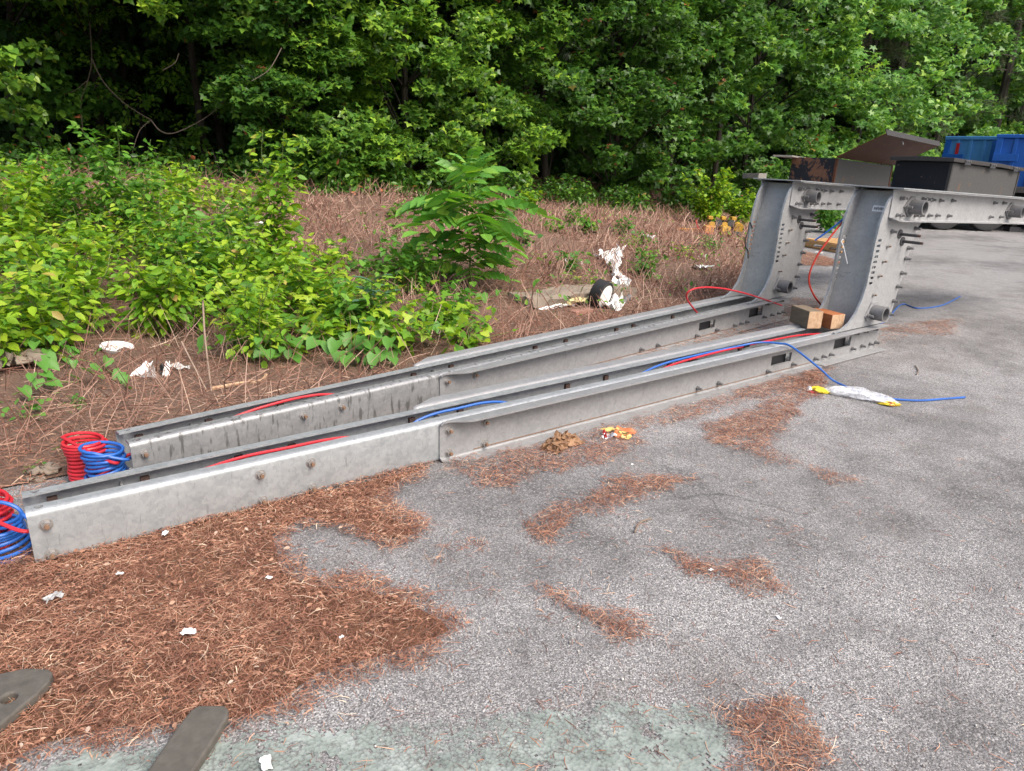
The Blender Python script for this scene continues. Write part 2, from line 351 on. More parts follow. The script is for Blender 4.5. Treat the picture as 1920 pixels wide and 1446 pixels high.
# ------------------------------------------------------------------ setting: ground
def grid(name, x0, x1, y0, y1, nx, ny, zf, m, keep=None):
    xs = np.linspace(x0, x1, nx); ys = np.linspace(y0, y1, ny); X, Y = np.meshgrid(xs, ys); Z = zf(X.ravel(), Y.ravel())
    V = np.stack([X.ravel(), Y.ravel(), Z], 1); i = np.arange((nx-1)*(ny-1)); a = i//(nx-1)*nx+i % (nx-1)
    F = np.stack([a, a+1, a+nx+1, a+nx], 1)
    if keep is not None:
        c = V[F].mean(1); F = F[keep(c[:, 0], c[:, 1])]
    o = npmesh(name, V, F, m); o.data.polygons.foreach_set('use_smooth', [True]*len(o.data.polygons)); return o
o = MB().add([(-150, -150, 0), (250, -150, 0), (250, 250, 0), (-150, 250, 0)], [(0, 1, 2, 3)]).build('asphalt_ground', 'asphalt'); o['kind'] = 'structure'
o = grid('earth_bank', -14, 60, 2, 45, 380, 230, lambda x, y: hgt(x, y)+.01+.02*np.clip(tdist(x, y), -.2, 1), 'bank_soil', lambda x, y: tdist(x, y) > -.02); o['kind'] = 'structure'
PAINT = [(60, 1446), (150, 1412), (420, 1386), (560, 1372), (800, 1352), (1130, 1325), (1300, 1316), (1345, 1340), (1345, 1446), (1340, 1520), (60, 1520)]
PW = np.array([g(*p)[:2] for p in PAINT])
def inpoly(x, y, poly):
    c = np.zeros(len(x), bool); n = len(poly); j = n-1
    for i in range(n):
        xi, yi = poly[i]; xj, yj = poly[j]; m = ((yi > y) != (yj > y)) & (x < (xj-xi)*(y-yi)/(yj-yi+1e-12)+xi); c ^= m; j = i
    return c
def vnoise(x, y, s):
    return (np.sin(x*s*1.7+y*s*.9)+np.sin(x*s*-.8+y*s*2.1+1.3)+np.sin(x*s*2.9-y*s*1.9+4)+np.sin(x*s*.5+y*s*3.3+2.2))/4
def ragged(x, y):
    n = len(x); jx = x+.035*vnoise(x, y, 7)+.02*vnoise(y, x, 23)+rng.normal(0, .01, n); jy = y+.035*vnoise(y, x, 8)+.02*vnoise(x, y, 27)+rng.normal(0, .01, n)
    return inpoly(jx, jy, PW) & (vnoise(x, y, 12)+.7*vnoise(y, x, 31)+rng.normal(0, .25, n) < .75)
o = grid('worn_paint_patch', PW[:, 0].min()-.05, PW[:, 0].max()+.05, PW[:, 1].min()-.05, PW[:, 1].max()+.05, 190, 150, lambda x, y: np.full(x.shape, .004), 'worn_paint', ragged); o['kind'] = 'structure'
# ------------------------------------------------------------------ gooseneck frames
X0, Y0, YAW, FX, FY = .0207, 3.0337, .1104, .4701, 3.5467
H = .232
def Wd(u): return .232+.0105*u
def cprof(yb, s, fwt, H0, z0=0.0, t=.009, r=.024, n=5):
    """closed outline of a channel: back of the web at y=yb, flanges of width fwt in direction s"""
    o_ = []; A = [math.pi/2*i/n for i in range(n+1)]; H1 = z0+H0
    q = []
    q.append((fwt, H1)); q += [(r-r*math.sin(a), H1-r+r*math.cos(a)) for a in A]
    q += [(r-r*math.cos(a), z0+r-r*math.sin(a)) for a in A]; q.append((fwt, z0)); q.append((fwt, z0+t))
    ri = r-t
    q += [(r-ri*math.sin(a), z0+r-ri*math.cos(a)) for a in A]; q += [(r-ri*math.cos(a), H1-r+ri*math.sin(a)) for a in A]; q.append((fwt, H1-t))
    return [(yb+s*a, b) for a, b in q]
def sm(x): x = max(0, min(1, x)); return x*x*(3-2*x)
SL = math.atan(.0375)
def ztop(u): return 1.410-.0375*(u-6.26)
def make_bolt():
    b = MB(); b.cyl((0, 0, 0), (0, -.004, 0), .024, 16); b.cyl((0, -.004, 0), (0, -.02, 0), .017, 6); b.cyl((0, -.02, 0), (0, -.034, 0), .009, 8)
    return b.mesh('bolt')
BOLT = make_bolt(); BOLT.materials.append(MAT['steel_bolt']); BOLT.materials.append(MAT['rust_line'])
for p_ in BOLT.polygons:
    if p_.center.y < -.0205: p_.material_index = 1
SB = MB().cyl((0, 0, 0), (0, -.012, 0), .013, 6).cyl((0, -.012, 0), (0, -.035, 0), .0075, 8).mesh('bolt'); SB.materials.append(MAT['pipe_steel'])
INB = MB().box(-.018, .018, -.02, 0, -.017, .017).mesh('bolt'); INB.materials.append(MAT['rusty_bolt'])
def child(me, name, parent, loc, rz=0):
    o = bpy.data.objects.new(name, me); COL.objects.link(o); o.parent = parent; o.location = loc; o.rotation_euler = (0, 0, rz); return o
UPR = [(6.33, 1.400), (6.262, 1.372), (6.208, 1.325), (6.161, 1.252), (6.122, 1.133), (6.10, .98), (6.092, .786), (6.088, .62), (6.058, .495), (5.996, .38), (5.909, .30), (5.80, .258), (5.70, .240),
       (6.60, .240), (6.636, .30), (6.69, .56), (6.73, .78), (6.80, 1.06), (6.90, 1.14), (6.93, 1.375)]
def make_frame():
    e = thing('gooseneck_frame', '', 'trailer frame')
    U = [0, .01, 1.5, 3, 4.5, 6.45]
    a = MB().loft([[(u, y, z) for y, z in cprof(0, 1, .064, H)] for u in (0, 6.45)]).build('inner_channel', 'galv', e, True)
    boolcut(a, MB().cyl((.045, .036, .15), (.045, .036, .3), .016, 14).box(5.73, 6.0, -.05, .03, .09, .178).box(4.83, 5.10, -.05, .03, .082, .16))
    b = MB().loft([[(u, y, z) for y, z in cprof(Wd(u), -1, .064, H)] for u in (0, 6.45)]).build('inner_channel', 'galv', e, True)
    boolcut(b, MB().cyl((.045, .232-.036, .15), (.045, .232-.036, .3), .016, 14))
    def orings(far):
        R = []
        for u in [1.832, 1.836, 1.85, 1.88, 1.91, 1.95, 2.0, 2.05, 2.1, 3, 4.5, 6.44, 6.47]:
            f_ = .026+.066*sm((u-1.85)/.16); z0 = .0 if u > 1.9 else .0
            if far: p = cprof(Wd(u)+.001, 1, f_, H+.004)
            else: p = cprof(-.001, -1, f_, H+.004)
            k = sm((u-1.82)/.04); p = [(y, .118+(z-.118)*(.86+.14*k)) for y, z in p]
            R.append([(u, y, z) for y, z in p])
        return R
    a = MB().loft(orings(0)).build('outer_channel', 'galv_side', e, True)
    boolcut(a, MB().box(5.73, 6.0, -.06, .03, .09, .178).box(4.83, 5.10, -.06, .03, .082, .16))
    MB().loft(orings(1)).build('outer_channel', 'galv_side', e, True)
    # wear plate under the lower end, seam strip along the lower flange
    MB().box(5.45, 6.48, -.108, -.012, .0095, .017).build('wear_plate', 'galv_beam', e, bevel=.002)
    MB().box(2.05, 5.44, -.0135, -.0095, .0265, .0305).build('rusty_seam', 'rust_line', e)
    # cross plates inside
    for u in (.35, 1.95, 4.2): MB().box(u, u+.008, .0095, Wd(u)-.0095, .012, H-.05).build('web_plate', 'galv_side', e)
    for u in (.10, .45, .86, 1.12, 1.80, 2.12, 2.95, 3.3, 3.95, 4.19, 4.8): child(INB, 'spacer_bolt', e, (u, Wd(u)-.0085, .168))
    for u in (.057, .886, 1.125):
        for z in (.168, .038): child(BOLT, 'bolt', e, (u, .001, z))
    for u in (1.888, 2.123):
        for z in (.175, .046): child(BOLT, 'bolt', e, (u, -.0095, z))
    for u, z in ((3.954, .056), (4.187, .054), (4.79, .05), (5.13, .057), (5.451, .055), (5.574, .058), (5.687, .059), (6.037, .062), (6.2, .064), (6.343, .063), (6.44, .065), (6.049, .196), (6.199, .197), (6.367, .197)):
        child(SB, 'bolt', e, (u, -.0095, z)).scale = (1.25,)*3
    for u in (4.96, 5.86): MB().box(u-.16, u+.16, .05, .15, .012, .2).build('window_shade_block', 'dark_steel', e)  # added dark block behind each web window, stands in for shade inside
    # upright
    for k, y in enumerate((-.0125, Wd(6.3)+.0015)):
        o = MB().ext(UPR, lambda a_, b_: (a_, y, b_), lambda a_, b_: (a_, y+.011, b_)).build('upright_side_plate', 'galv_beam', e)
        c = MB()
        for i in range(9):
            z = .988-.0453*i; u = 6.172-.0026*i; c.box(u-.03, u+.03, y-.02, y+.04, z-.011, z+.011)
        c.cyl((6.50, y-.03, 1.03), (6.50, y+.03, 1.03), .03, 12); c.cyl((6.57, y-.03, .965), (6.57, y+.03, .965), .03, 12); boolcut(o, c)
        bv = o.modifiers.new('bevel', 'BEVEL'); bv.width = .0025; bv.segments = 1; bv.limit_method = 'ANGLE'
    yi, yo = -.0015, Wd(6.3)+.0015
    fp = [(6.075, .236), (6.10, .42), (6.15, .66), (6.22, 1.0), (6.30, 1.25), (6.345, 1.385)]
    MB().loft([[(u, yi, z), (u, yo, z), (u+.01, yo, z), (u+.01, yi, z)] for u, z in fp]).build('upright_front_plate', 'galv_plate', e)
    MB().loft([[(u, yi+.02, z), (u, yo-.02, z), (u+.01, yo-.02, z), (u+.01, yi+.02, z)] for u, z in [(6.56, .236), (6.60, .5), (6.66, .8), (6.74, 1.06), (6.82, 1.36)]]).build('upright_back_plate', 'galv_side', e)
    # curled lip along the front edge of each side plate
    lip = UPR[:13]
    for y0, s in ((-.0125, 1), (yo+.011, -1)):
        R = []
        for i, (u, z) in enumerate(lip):
            p0, p1 = lip[max(i-1, 0)], lip[min(i+1, len(lip)-1)]; d = Vector((p1[0]-p0[0], p1[1]-p0[1])).normalized(); n = Vector((d.y, -d.x))
            if n.x > 0: n = -n
            R.append([(u+n.x*.004, y0+s*-.004, z+n.y*.004), (u+n.x*.004, y0+s*.014, z+n.y*.004), (u-n.x*.006, y0+s*.014, z-n.y*.006), (u-n.x*.006, y0-s*.004, z-n.y*.006)])
        MB().loft(R).build('edge_lip', 'galv', e, True)
    for u, z in ((6.319, .934), (6.295, .806), (6.268, .684), (6.23, .52), (6.70, .9), (6.69, .808), (6.668, .68), (6.64, .56), (6.62, .43), (6.6, .31), (6.344, 1.058), (6.76, 1.07)):
        child(BOLT if u < 6.33 else SB, 'bolt', e, (u, -.0125, z)).scale = (.8, 1, .8) if u < 6.33 else (1.5,)*3
    # beam (two channels, top plate)
    UE = 10.6
    for yb, s in ((-.0135, -1), (yo+.012, 1)):
        R = []
        for u in (6.235, 6.245, 6.27, 6.31, 7.5, 9, UE):
            k = sm((u-6.215)/.09); p = cprof(yb, s, .035+.055*k, .262, 0, .009, .02); zt = ztop(u)
            R.append([(u, y, zt-.262+(z if z > .13 else .13-(.13-z)*(.8+.2*k))) for y, z in p])
        MB().loft(R).build('upper_beam_channel', 'galv_beam', e, True)
    MB().loft([[(u, -.108, ztop(u)+.001), (u, yo+.108, ztop(u)+.001), (u, yo+.108, ztop(u)+.012), (u, -.108, ztop(u)+.012)] for u in (6.215, UE)]).build('top_plate', 'galv', e, bevel=.002)
    for u, z in [(6.371, 1.333), (6.42, 1.333), (6.77, 1.323), (6.853, 1.319), (6.952, 1.314), (7.117, 1.306), (7.365, 1.303), (8.335, 1.269), (8.571, 1.265), (6.354, 1.196), (6.43, 1.191), (6.686, 1.185), (6.789, 1.183), (6.947, 1.179), (7.102, 1.176), (7.344, 1.166), (8.31, 1.132), (8.567, 1.126)]:
        child(SB, 'bolt', e, (u, -.0225, z)).scale = (1.35, 1.2, 1.35)
    def stub(u, z, ybase, L, r, dia):
        o = MB(); n = 18; ro = [(r, 0), (r, -L), (r*.78, -L), (r*.78, -.01)]
        o.loft([[(u+q*math.cos(2*math.pi*i/n), ybase+d, z+q*math.sin(2*math.pi*i/n)) for i in range(n)] for q, d in ro])
        o = o.build('pipe_stub', 'pipe_steel', e, True)
        if dia: pts = [(u-.13, z), (u-.03, z+.085), (u+.03, z+.085), (u+.13, z), (u+.03, z-.085), (u-.03, z-.085)]
        else: pts = [(u-.12, z-.03), (u-.05, z+.09), (u+.06, z+.09), (u+.1, z+.02), (u+.06, z-.075), (u-.08, z-.075)]
        f = MB().ext(pts, lambda a, b: (a, ybase, b), lambda a, b: (a, ybase-.012, b)).build('flange', 'galv_side' if not dia else 'pipe_steel', e, bevel=.004)
        for i in (0, 3): child(SB, 'bolt', e, (pts[i][0]*.75+u*.25, ybase-.0125, pts[i][1]*.75+z*.25)).scale = (1.5,)*3
    stub(6.27, .365, -.0125, .125, .066, False)
    stub(6.575, 1.262, -.0225, .125, .062, True); stub(8.80, 1.18, -.0225, .125, .062, True)
    for u, z in ((6.50, 1.03), (6.57, .965)):
        o = MB().cyl((u, .05, z), (u, -.165, z), .013, 10).cyl((u, -.0128, z), (u, -.020, z), .040, 16).build('long_bolt', 'dark_steel', e, True)
        MB().cyl((u, -.165, z), (u, -.19, z), .011, 10).build('threaded_end', 'rusty_bolt', o, True)
    return e
NF = make_frame(); NF.location = (X0, Y0, 0)
NF['label'] = 'galvanized gooseneck frame with two wood blocks, a blue hose and a small nameplate'; NF['group'] = 'galvanized trailer gooseneck frames'
FF = NF.copy(); COL.objects.link(FF); FF.location = (FX, FY, .003); FF.rotation_euler = (0, 0, YAW)
first = True
for ch in list(NF.children):
    c = ch.copy(); COL.objects.link(c); c.parent = FF
    for gch in ch.children: d = gch.copy(); COL.objects.link(d); d.parent = c
    if ch.name.split('.')[0] == 'inner_channel' and first:
        first = False; c.data = c.data.copy(); c.data.materials[0] = MAT['galv_dirty']; c['label'] = 'water-stained inner channel'
FF['label'] = 'galvanized gooseneck frame with dark drip stains, lying along the weeds'
# nameplate on the near frame
def onU(z):   # front plate surface at height z
    fp = [(6.075, .236), (6.10, .42), (6.15, .66), (6.22, 1.0), (6.30, 1.25), (6.345, 1.385)]
    return float(np.interp(z, [b for a, b in fp], [a for a, b in fp]))
def platequad(mb, y0, y1, z0, z1, off, th):
    u0, u1 = onU(z0)-off, onU(z1)-off
    mb.loft([[(u0, y0, z0), (u0, y1, z0), (u0-th, y1, z0), (u0-th, y0, z0)], [(u1, y0, z1), (u1, y1, z1), (u1-th, y1, z1), (u1-th, y0, z1)]])
b = MB(); platequad(b, .02, .19, 1.20, 1.30, -.002, .006); idp = b.build('nameplate', 'galv_plate', NF)
b = MB(); platequad(b, .045, .16, 1.215, 1.265, .0045, .002); b.build('nameplate_panel', 'white_plastic', idp)
b = MB()
for i in range(9): platequad(b, .057+i*.0105, .057+i*.0105+.006, 1.228+.004*(i % 2), 1.252-.003*(i % 3 == 1), .0068, .0012)
b.build('stamped_text', 'dark_steel', idp)
# ------------------------------------------------------------------ air hoses
def L2W(fr, p):
    if fr == 'N': return Vector((X0+p[0], Y0+p[1], p[2]))
    c, s = math.cos(YAW), math.sin(YAW); return Vector((FX+p[0]*c-p[1]*s, FY+p[0]*s+p[1]*c, p[2]+.003))
def coil(cx, cy, z0, z1, r, turns, ph=0, lean=(0, 0), jit=.006):
    n = int(turns*20); P = []
    for i in range(n+1):
        k = i/n; a = ph+2*math.pi*turns*k; rr = r*(1+.06*math.sin(k*9)); j = jit*math.sin(k*37)
        P.append((cx+rr*math.cos(a)+lean[0]*k+j, cy+rr*math.sin(a)+lean[1]*k-j, z0+(z1-z0)*k+.008*math.sin(a*1.0+k*5)))
    return P
R_ = .0078
def hose(name, pts, m, label, group=None, r=R_):
    o = MB().tube(pts, r, 8).build(name, m, None, True); return tag(o, label, 'hose', group)
c = L2W('F', (-.125, .25, 0)); P = coil(c.x, c.y, .012, .205, .086, 12, 2.6, (-.01, .03))
tail = [L2W('F', q) for q in ((-.08, .03, .15), (.02, .12, .13), (.4, .14, .17), (.72, .15, .212), (1.05, .15, .214), (1.4, .13, .15), (2.2, .12, .09), (3.2, .13, .04))]
hose('air_hose', P+catmull([P[-1]]+tail)[1:], 'red_hose', 'red coiled air hose in front of the stained frame end', 'coiled red air hoses')
c = L2W('F', (-.085, .12, 0)); P = coil(c.x, c.y, .012, .2, .082, 10, 4.2, (-.005, .012))
tail = [L2W('F', q) for q in ((-.02, .02, .15), (.06, .1, .12), (.5, .12, .06), (1.6, .12, .05))]
hose('air_hose', P+catmull([P[-1]]+tail)[1:], 'blue_hose', 'blue coiled air hose in front of the stained frame end', 'coiled blue air hoses')
c = L2W('N', (-.135, .30, 0)); P = coil(c.x, c.y, .012, .215, .092, 10, 2.6, (.0, -.02), .008)
tail = [L2W('N', q) for q in ((-.03, .04, .15), (.08, .1, .14), (.45, .13, .16), (.8, .135, .208), (1.05, .12, .216), (1.34, .105, .212), (1.7, .12, .13), (2.5, .14, .1), (3.5, .15, .15), (3.9, .16, .2), (4.4, .165, .218), (4.7, .16, .222), (4.98, .165, .222), (5.5, .15, .215), (6.0, .14, .16), (6.15, .14, .08))]
hose('air_hose', P+catmull([P[-1]]+tail)[1:], 'red_hose', 'red coiled air hose at the clean frame end, running inside that frame', 'coiled red air hoses')
c = L2W('N', (-.085, .175, 0)); P = coil(c.x, c.y, .014, .13, .085, 6.5, 4.0, (-.01, .0), .008)
P += [(c.x-.01+.085*math.cos(a), c.y+.02-.05*math.cos(a), .165+.055*math.sin(a)+.003*a) for a in np.linspace(-2.2, 6.0, 30)]
tail = [L2W('N', q) for q in ((.1, .09, .12), (.6, .12, .07), (1.5, .13, .12), (1.82, .15, .205), (2.05, .15, .218), (2.3, .145, .212), (2.7, .13, .12), (3.3, .15, .14), (3.75, .18, .205), (4.2, .185, .22), (4.62, .16, .232), (4.80, .10, .252), (4.88, -.02, .262), (4.9, -.12, .255), (4.93, -.35, .14))]
E_ = [tuple(g(1565, 715, .03)), tuple(g(1620, 738, .012)), tuple(g(1663, 747, .009)), tuple(g(1720, 751, .009)), tuple(g(1770, 748, .009)), tuple(g(1809, 745, .009))]
hose('air_hose', P+catmull([P[-1]]+tail+E_)[1:], 'blue_hose', 'long blue air hose arching off the clean frame onto the asphalt', 'coiled blue air hoses')
p = L2W('N', (4.72, .165, .225)); o = MB().cyl((-.03, 0, 0), (.03, 0, 0), .02, 10).build('hose_clamp', 'black_rubber', None, True, loc=p); o.rotation_euler = (0, 0, .05); tag(o, 'small black clamp holding a red and a blue hose together', 'clamp')
def planeF(px, py, y):   # pixel -> point on the vertical plane local y of frame F
    n = np.array([-math.sin(YAW), math.cos(YAW), 0]); O = np.array([FX, FY, 0])+n*y; d = ray(px, py); return CAMP+d*(((O-CAMP)@n)/(d@n))
def planeN(px, py, y): d = ray(px, py); return CAMP+d*((Y0+y)/d[1])
P = [planeF(1310, 590, .17), planeF(1300, 578, .16), planeF(1288, 560, .14), planeF(1292, 546, .11), planeF(1318, 539, .07), planeF(1360, 542, .02), planeF(1410, 554, -.04), planeF(1466, 573, -.1)]
hose('air_hose', catmull([tuple(q) for q in P]), 'red_hose', 'loose red hose end looping out of the stained frame')
P = [planeN(1600, 395, .31), planeN(1582, 414, .335), planeN(1556, 446, .36), planeN(1530, 484, .4), planeN(1517, 519, .42), planeN(1523, 548, .41), planeN(1545, 577, .38), planeN(1580, 600, .33)]
hose('air_hose', catmull([tuple(q) for q in P]), 'orange_hose', 'dark red hose bowing out between the two uprights')
P = [planeN(1600, 392, .31), planeN(1582, 410, .335), planeN(1560, 428, .4), planeN(1528, 451, .5)]
hose('air_hose', catmull([tuple(q) for q in P]), 'blue_hose', 'short straight blue hose end sticking out behind the nameplate upright')
P = [L2W('N', (6.5, .1, .26)), L2W('N', (6.72, .08, .2)), tuple(g(1690, 571, .02)), tuple(g(1720, 578, .009)), tuple(g(1765, 573, .009)), tuple(g(1800, 556, .03))]
hose('air_hose', catmull(P), 'blue_hose', 'blue hose lying on the asphalt behind the nameplate upright')
P = [L2W('F', q) for q in ((6.13, .296, .93), (6.05, .29, .99), (6.03, .285, .90), (6.01, .29, .82), (6.04, .292, .74), (6.10, .296, .70), (6.13, .298, .62))]
o = MB().tube(catmull([tuple(q) for q in P]), .006, 6).build('cable', 'black_rubber', None, True); tag(o, 'black cable looped through the slots of the stained frame upright', 'cable')
P = [L2W('N', q) for q in ((6.13, .285, .97), (6.085, .278, .95), (6.07, .25, .93), (6.075, .22, .86), (6.09, .19, .77))]
o = MB().tube(catmull([tuple(q) for q in P]), .004, 6).build('cable_tie', 'white_plastic', None, True); tag(o, 'white cable tie hanging from the nameplate upright', 'cable tie')
# ------------------------------------------------------------------ wood blocks
def block(A, B, Dp, h, mside, mend, label):
    A, B, Dp = (Vector(q) for q in (A, B, Dp)); x = (A-B); L = x.length; x.normalize(); yv = (Dp-B); yv -= x*yv.dot(x); Wd_ = yv.length; yv.normalize()
    M = Matrix((x, yv, x.cross(yv))).transposed(); m = MB().box(0, L, 0, Wd_, 0, h) if M.determinant() > 0 else None
    if (x.cross(yv)).z < 0: M = Matrix((x, yv, -x.cross(yv))).transposed()
    me = MB().box(0, L, 0, Wd_, 0, h).mesh('wood_block'); 
    me.materials.append(MAT[mside]); me.materials.append(MAT[mend])
    for p in me.polygons:
        if abs(p.normal.x) > .9: p.material_index = 1
    o = bpy.data.objects.new('wood_block', me); COL.objects.link(o); o.matrix_world = Matrix.Translation(B) @ M.to_4x4()
    b = o.modifiers.new('bevel', 'BEVEL'); b.width = .004; b.segments = 2; return tag(o, label, 'wood block', 'wood blocks on the frame')
block((5.792, 3.495, .237), (5.669, 3.245, .237), (5.79, 3.19, .237), .15, 'wood_weathered', 'wood_end', 'grey weathered wood block with pale split end, on the clean frame')
block((5.90, 3.40, .237), (5.838, 3.128, .237), (5.986, 3.10, .237), .125, 'wood_orange', 'wood_end', 'orange-brown wood block leaning beside the weathered one')
# ------------------------------------------------------------------ toolboxes on the upper beams
def toolbox(fr, u0, u1, y0, y1, h, mf, ms, label, lid):
    e = thing('toolbox', label, 'toolbox', L2W(fr, (u0, y0, ztop(u0)+.0125)), 0 if fr == 'N' else YAW, 'toolboxes on the upper beams'); e.rotation_euler[1] = SL
    L, Wb = u1-u0, y1-y0; t = .008
    MB().box(0, t, 0, Wb, 0, h).build('end_panel', mf, e, bevel=.002); MB().box(L-t, L, 0, Wb, 0, h).build('end_panel', mf, e, bevel=.002)
    MB().box(t+.0005, L-t-.0005, .002, t, 0, h-.002).build('side_panel', ms, e); MB().box(t+.0005, L-t-.0005, Wb-t, Wb-.002, 0, h-.002).build('side_panel', ms, e)
    MB().box(t, L-t, t, Wb-t, .002, .01).build('floor_panel', mf, e)
    for x in (0, L-.02): MB().box(x-.003, x+.023, -.004, .02, .001, h-.001).build('corner_angle', 'lid_brown' if fr == 'F' else 'lid_dark', e)
    return e, L, Wb
e, L, Wb = toolbox('N', 7.06, 8.62, -.085, .415, .245, 'box_black', 'box_grey', 'black toolbox with a closed warped lid and hinges, on the nameplate frame', 0)
b = MB(); x0, x1, ya, yb = -.06, L+.05, -.03, Wb+.03; zz = [(0, .25, .285), (.45, .25, .285), (.62, .256, .31), (.8, .25, .29), (1, .25, .278)]
b.loft([[(x0+(x1-x0)*k, ya, z0), (x0+(x1-x0)*k, yb, z0), (x0+(x1-x0)*k, yb, z0+.032+(z1-.285)), (x0+(x1-x0)*k, (ya+yb)/2, z1+.006), (x0+(x1-x0)*k, ya, z0+.032)] for k, z0, z1 in zz])
lid = b.build('lid', 'lid_dark', e, bevel=.003)
for x in (.22, .78, 1.35):
    h_ = MB().box(x-.06, x+.06, -.038, -.03, .235, .275).build('hinge', 'dark_steel', e, bevel=.003)
    for i in range(3): MB().cyl((x-.04+.04*i, -.038, .268), (x-.04+.04*i, -.046, .268), .008, 6).build('bolt', 'pipe_steel', h_)
e, L, Wb = toolbox('F', 7.03, 8.60, -.075, .425, .25, 'box_black_rusty', 'box_grey', 'rusty black toolbox with its brown lid swung open, on the stained frame', 1)
lv = Vector((0, -.45, .235)); nv = Vector((0, .235, .45)).normalized()*.012
b = MB(); b.loft([[(x, 0, .255), (x, lv.y, .255+lv.z), (x, lv.y+nv.y, .255+lv.z+nv.z), (x, nv.y, .255+nv.z)] for x in (-.03, L+.03)]); lid = b.build('lid', 'lid_brown', e, bevel=.002)
b = MB(); b.loft([[(x, lv.y, .255+lv.z), (x, lv.y-.012, .255+lv.z-.006), (x, lv.y-.012+.02, .255+lv.z+.045), (x, lv.y+.02, .255+lv.z+.05)] for x in (-.03, L+.03)]); b.build('lid_rim', 'lid_dark', lid)
k = Vector((.55, -.40, .255+.225)); b = MB().tube([k+Vector((0.0, 0, 0)), k+Vector((0, -.015, -.03)), k+Vector((.012, -.02, -.05)), k+Vector((.024, -.015, -.03)), k+Vector((.024, 0, 0))], .004, 6); b.build('hasp_loop', 'galv', lid, True)
# offcuts behind the far toolbox, lying on the far top plate
o = MB().box(0, .42, 0, .09, 0, .05).build('timber_offcut', 'wood_grey', None, bevel=.004, loc=L2W('F', (6.35, .33, ztop(6.35)+.0135))); o.rotation_euler = (0, SL, YAW+.9); tag(o, 'short grey timber offcut on top of the stained frame', 'timber')
o = MB().box(0, .8, 0, .2, 0, .016).build('loose_board', 'wood_grey', None, loc=L2W('F', (6.78, .30, ztop(7.03)+.262))); o.rotation_euler = (0, .02, YAW+.22); tag(o, 'thin grey board lying across the rusty toolbox rim', 'board')
# ------------------------------------------------------------------ parked trailer behind
cx, cy = colD(1788, 18.6)
ang = math.atan2(-math.cos(HEAD), math.sin(HEAD))
e = thing('parked_trailer', 'dark flatbed trailer parked beyond the upper beams', 'trailer', (cx, cy, 0), ang)
n = 28
def wheel(x, y):
    R = [(.30, -.1), (.44, -.13), (.52, -.12), (.545, -.06), (.545, .06), (.52, .12), (.44, .13), (.30, .1)]
    t_ = MB().loft([[(x+r*math.cos(2*math.pi*i/n), y+d, .545+r*math.sin(2*math.pi*i/n)) for i in range(n)] for r, d in R], caps=False).build('tyre', 'black_rubber', e, True)
    MB().loft([[(x+r*math.cos(2*math.pi*i/n), y+d, .545+r*math.sin(2*math.pi*i/n)) for i in range(n)] for r, d in [(.31, -.1), (.32, -.085), (.28, -.07), (.25, .02), (.1, .0), (.09, -.06), (.03, -.06)]]).build('rim', 'rim_grey', t_, True)
wheel(0, 0); wheel(1.15, 0); wheel(0, 1.9); wheel(1.15, 1.9)
MB().cyl((0, 0, .545), (0, 1.9, .545), .07, 10).cyl((1.15, 0, .545), (1.15, 1.9, .545), .07, 10).build('axle', 'chassis_black', e)
MB().box(-1.6, 7.5, .35, .5, .75, 1.02).build('chassis_rail', 'chassis_black', e); MB().box(-1.6, 7.5, 1.4, 1.55, .75, 1.02).build('chassis_rail', 'chassis_black', e)
MB().box(-1.7, 7.6, -.2, 2.1, 1.02, 1.14).build('deck', 'chassis_black', e)
MB().box(2.0, 2.14, .2, .34, .12, .75).build('landing_leg', 'chassis_black', e); MB().box(1.93, 2.21, .13, .41, .0, .12).build('leg_foot', 'dark_steel', e)
MB().box(2.2, 2.9, -.19, .0, .4, 1.01).build('side_locker', 'chassis_black', e)
# ------------------------------------------------------------------ blue roll-off bins
def bin_(px0, px1, D, htop, mm, label, tape, turn=1.2):
    x0, y0 = colD(px0, D); x1, y1 = colD(px1, D-turn); L = math.hypot(x1-x0, y1-y0); e = thing('waste_bin', label, 'waste bin', (x0, y0, 0), math.atan2(y1-y0, x1-x0), 'blue waste bins')
    MB().box(.05, L-.05, 0, 2.0, .12, htop-.1).build('body', mm, e, bevel=.02)
    MB().box(-.02, L+.02, -.06, 2.06, htop-.1, htop).build('top_rail', mm, e, bevel=.015)
    for x in (0.0, L-.16): MB().box(x, x+.16, -.05, .05, .1, htop-.1).build('corner_post', 'bin_blue', e, bevel=.01)
    for k in range(1, 4): MB().box(L*k/4-.05, L*k/4+.05, -.035, .049, .14, htop-.1).build('side_rib', mm, e, bevel=.01)
    for x in (.15, L-.3): MB().box(x, x+.15, .1, 1.9, 0, .12).build('skid', 'chassis_black', e)
    MB().box(.0, .62, -.075, -.051, htop-.72, htop-.52).build('hinge_plate', 'bin_blue', e, bevel=.008)
    if tape:
        MB().box(.36, .46, -.056, -.052, htop-.62, htop-.2).build('reflective_tape', 'tape_red', e); MB().box(.36, .46, -.0561, -.0521, htop-.95, htop-.625).build('reflective_tape', 'white_plastic', e)
    return e
bin_(1764, 1862, 22.5, 2.50, 'bin_blue_light', 'lower light-blue waste bin with red and white reflective tape', True)
bin_(1857, 2010, 20.5, 2.52, 'bin_blue', 'taller deep-blue waste bin beside the taped one', False)
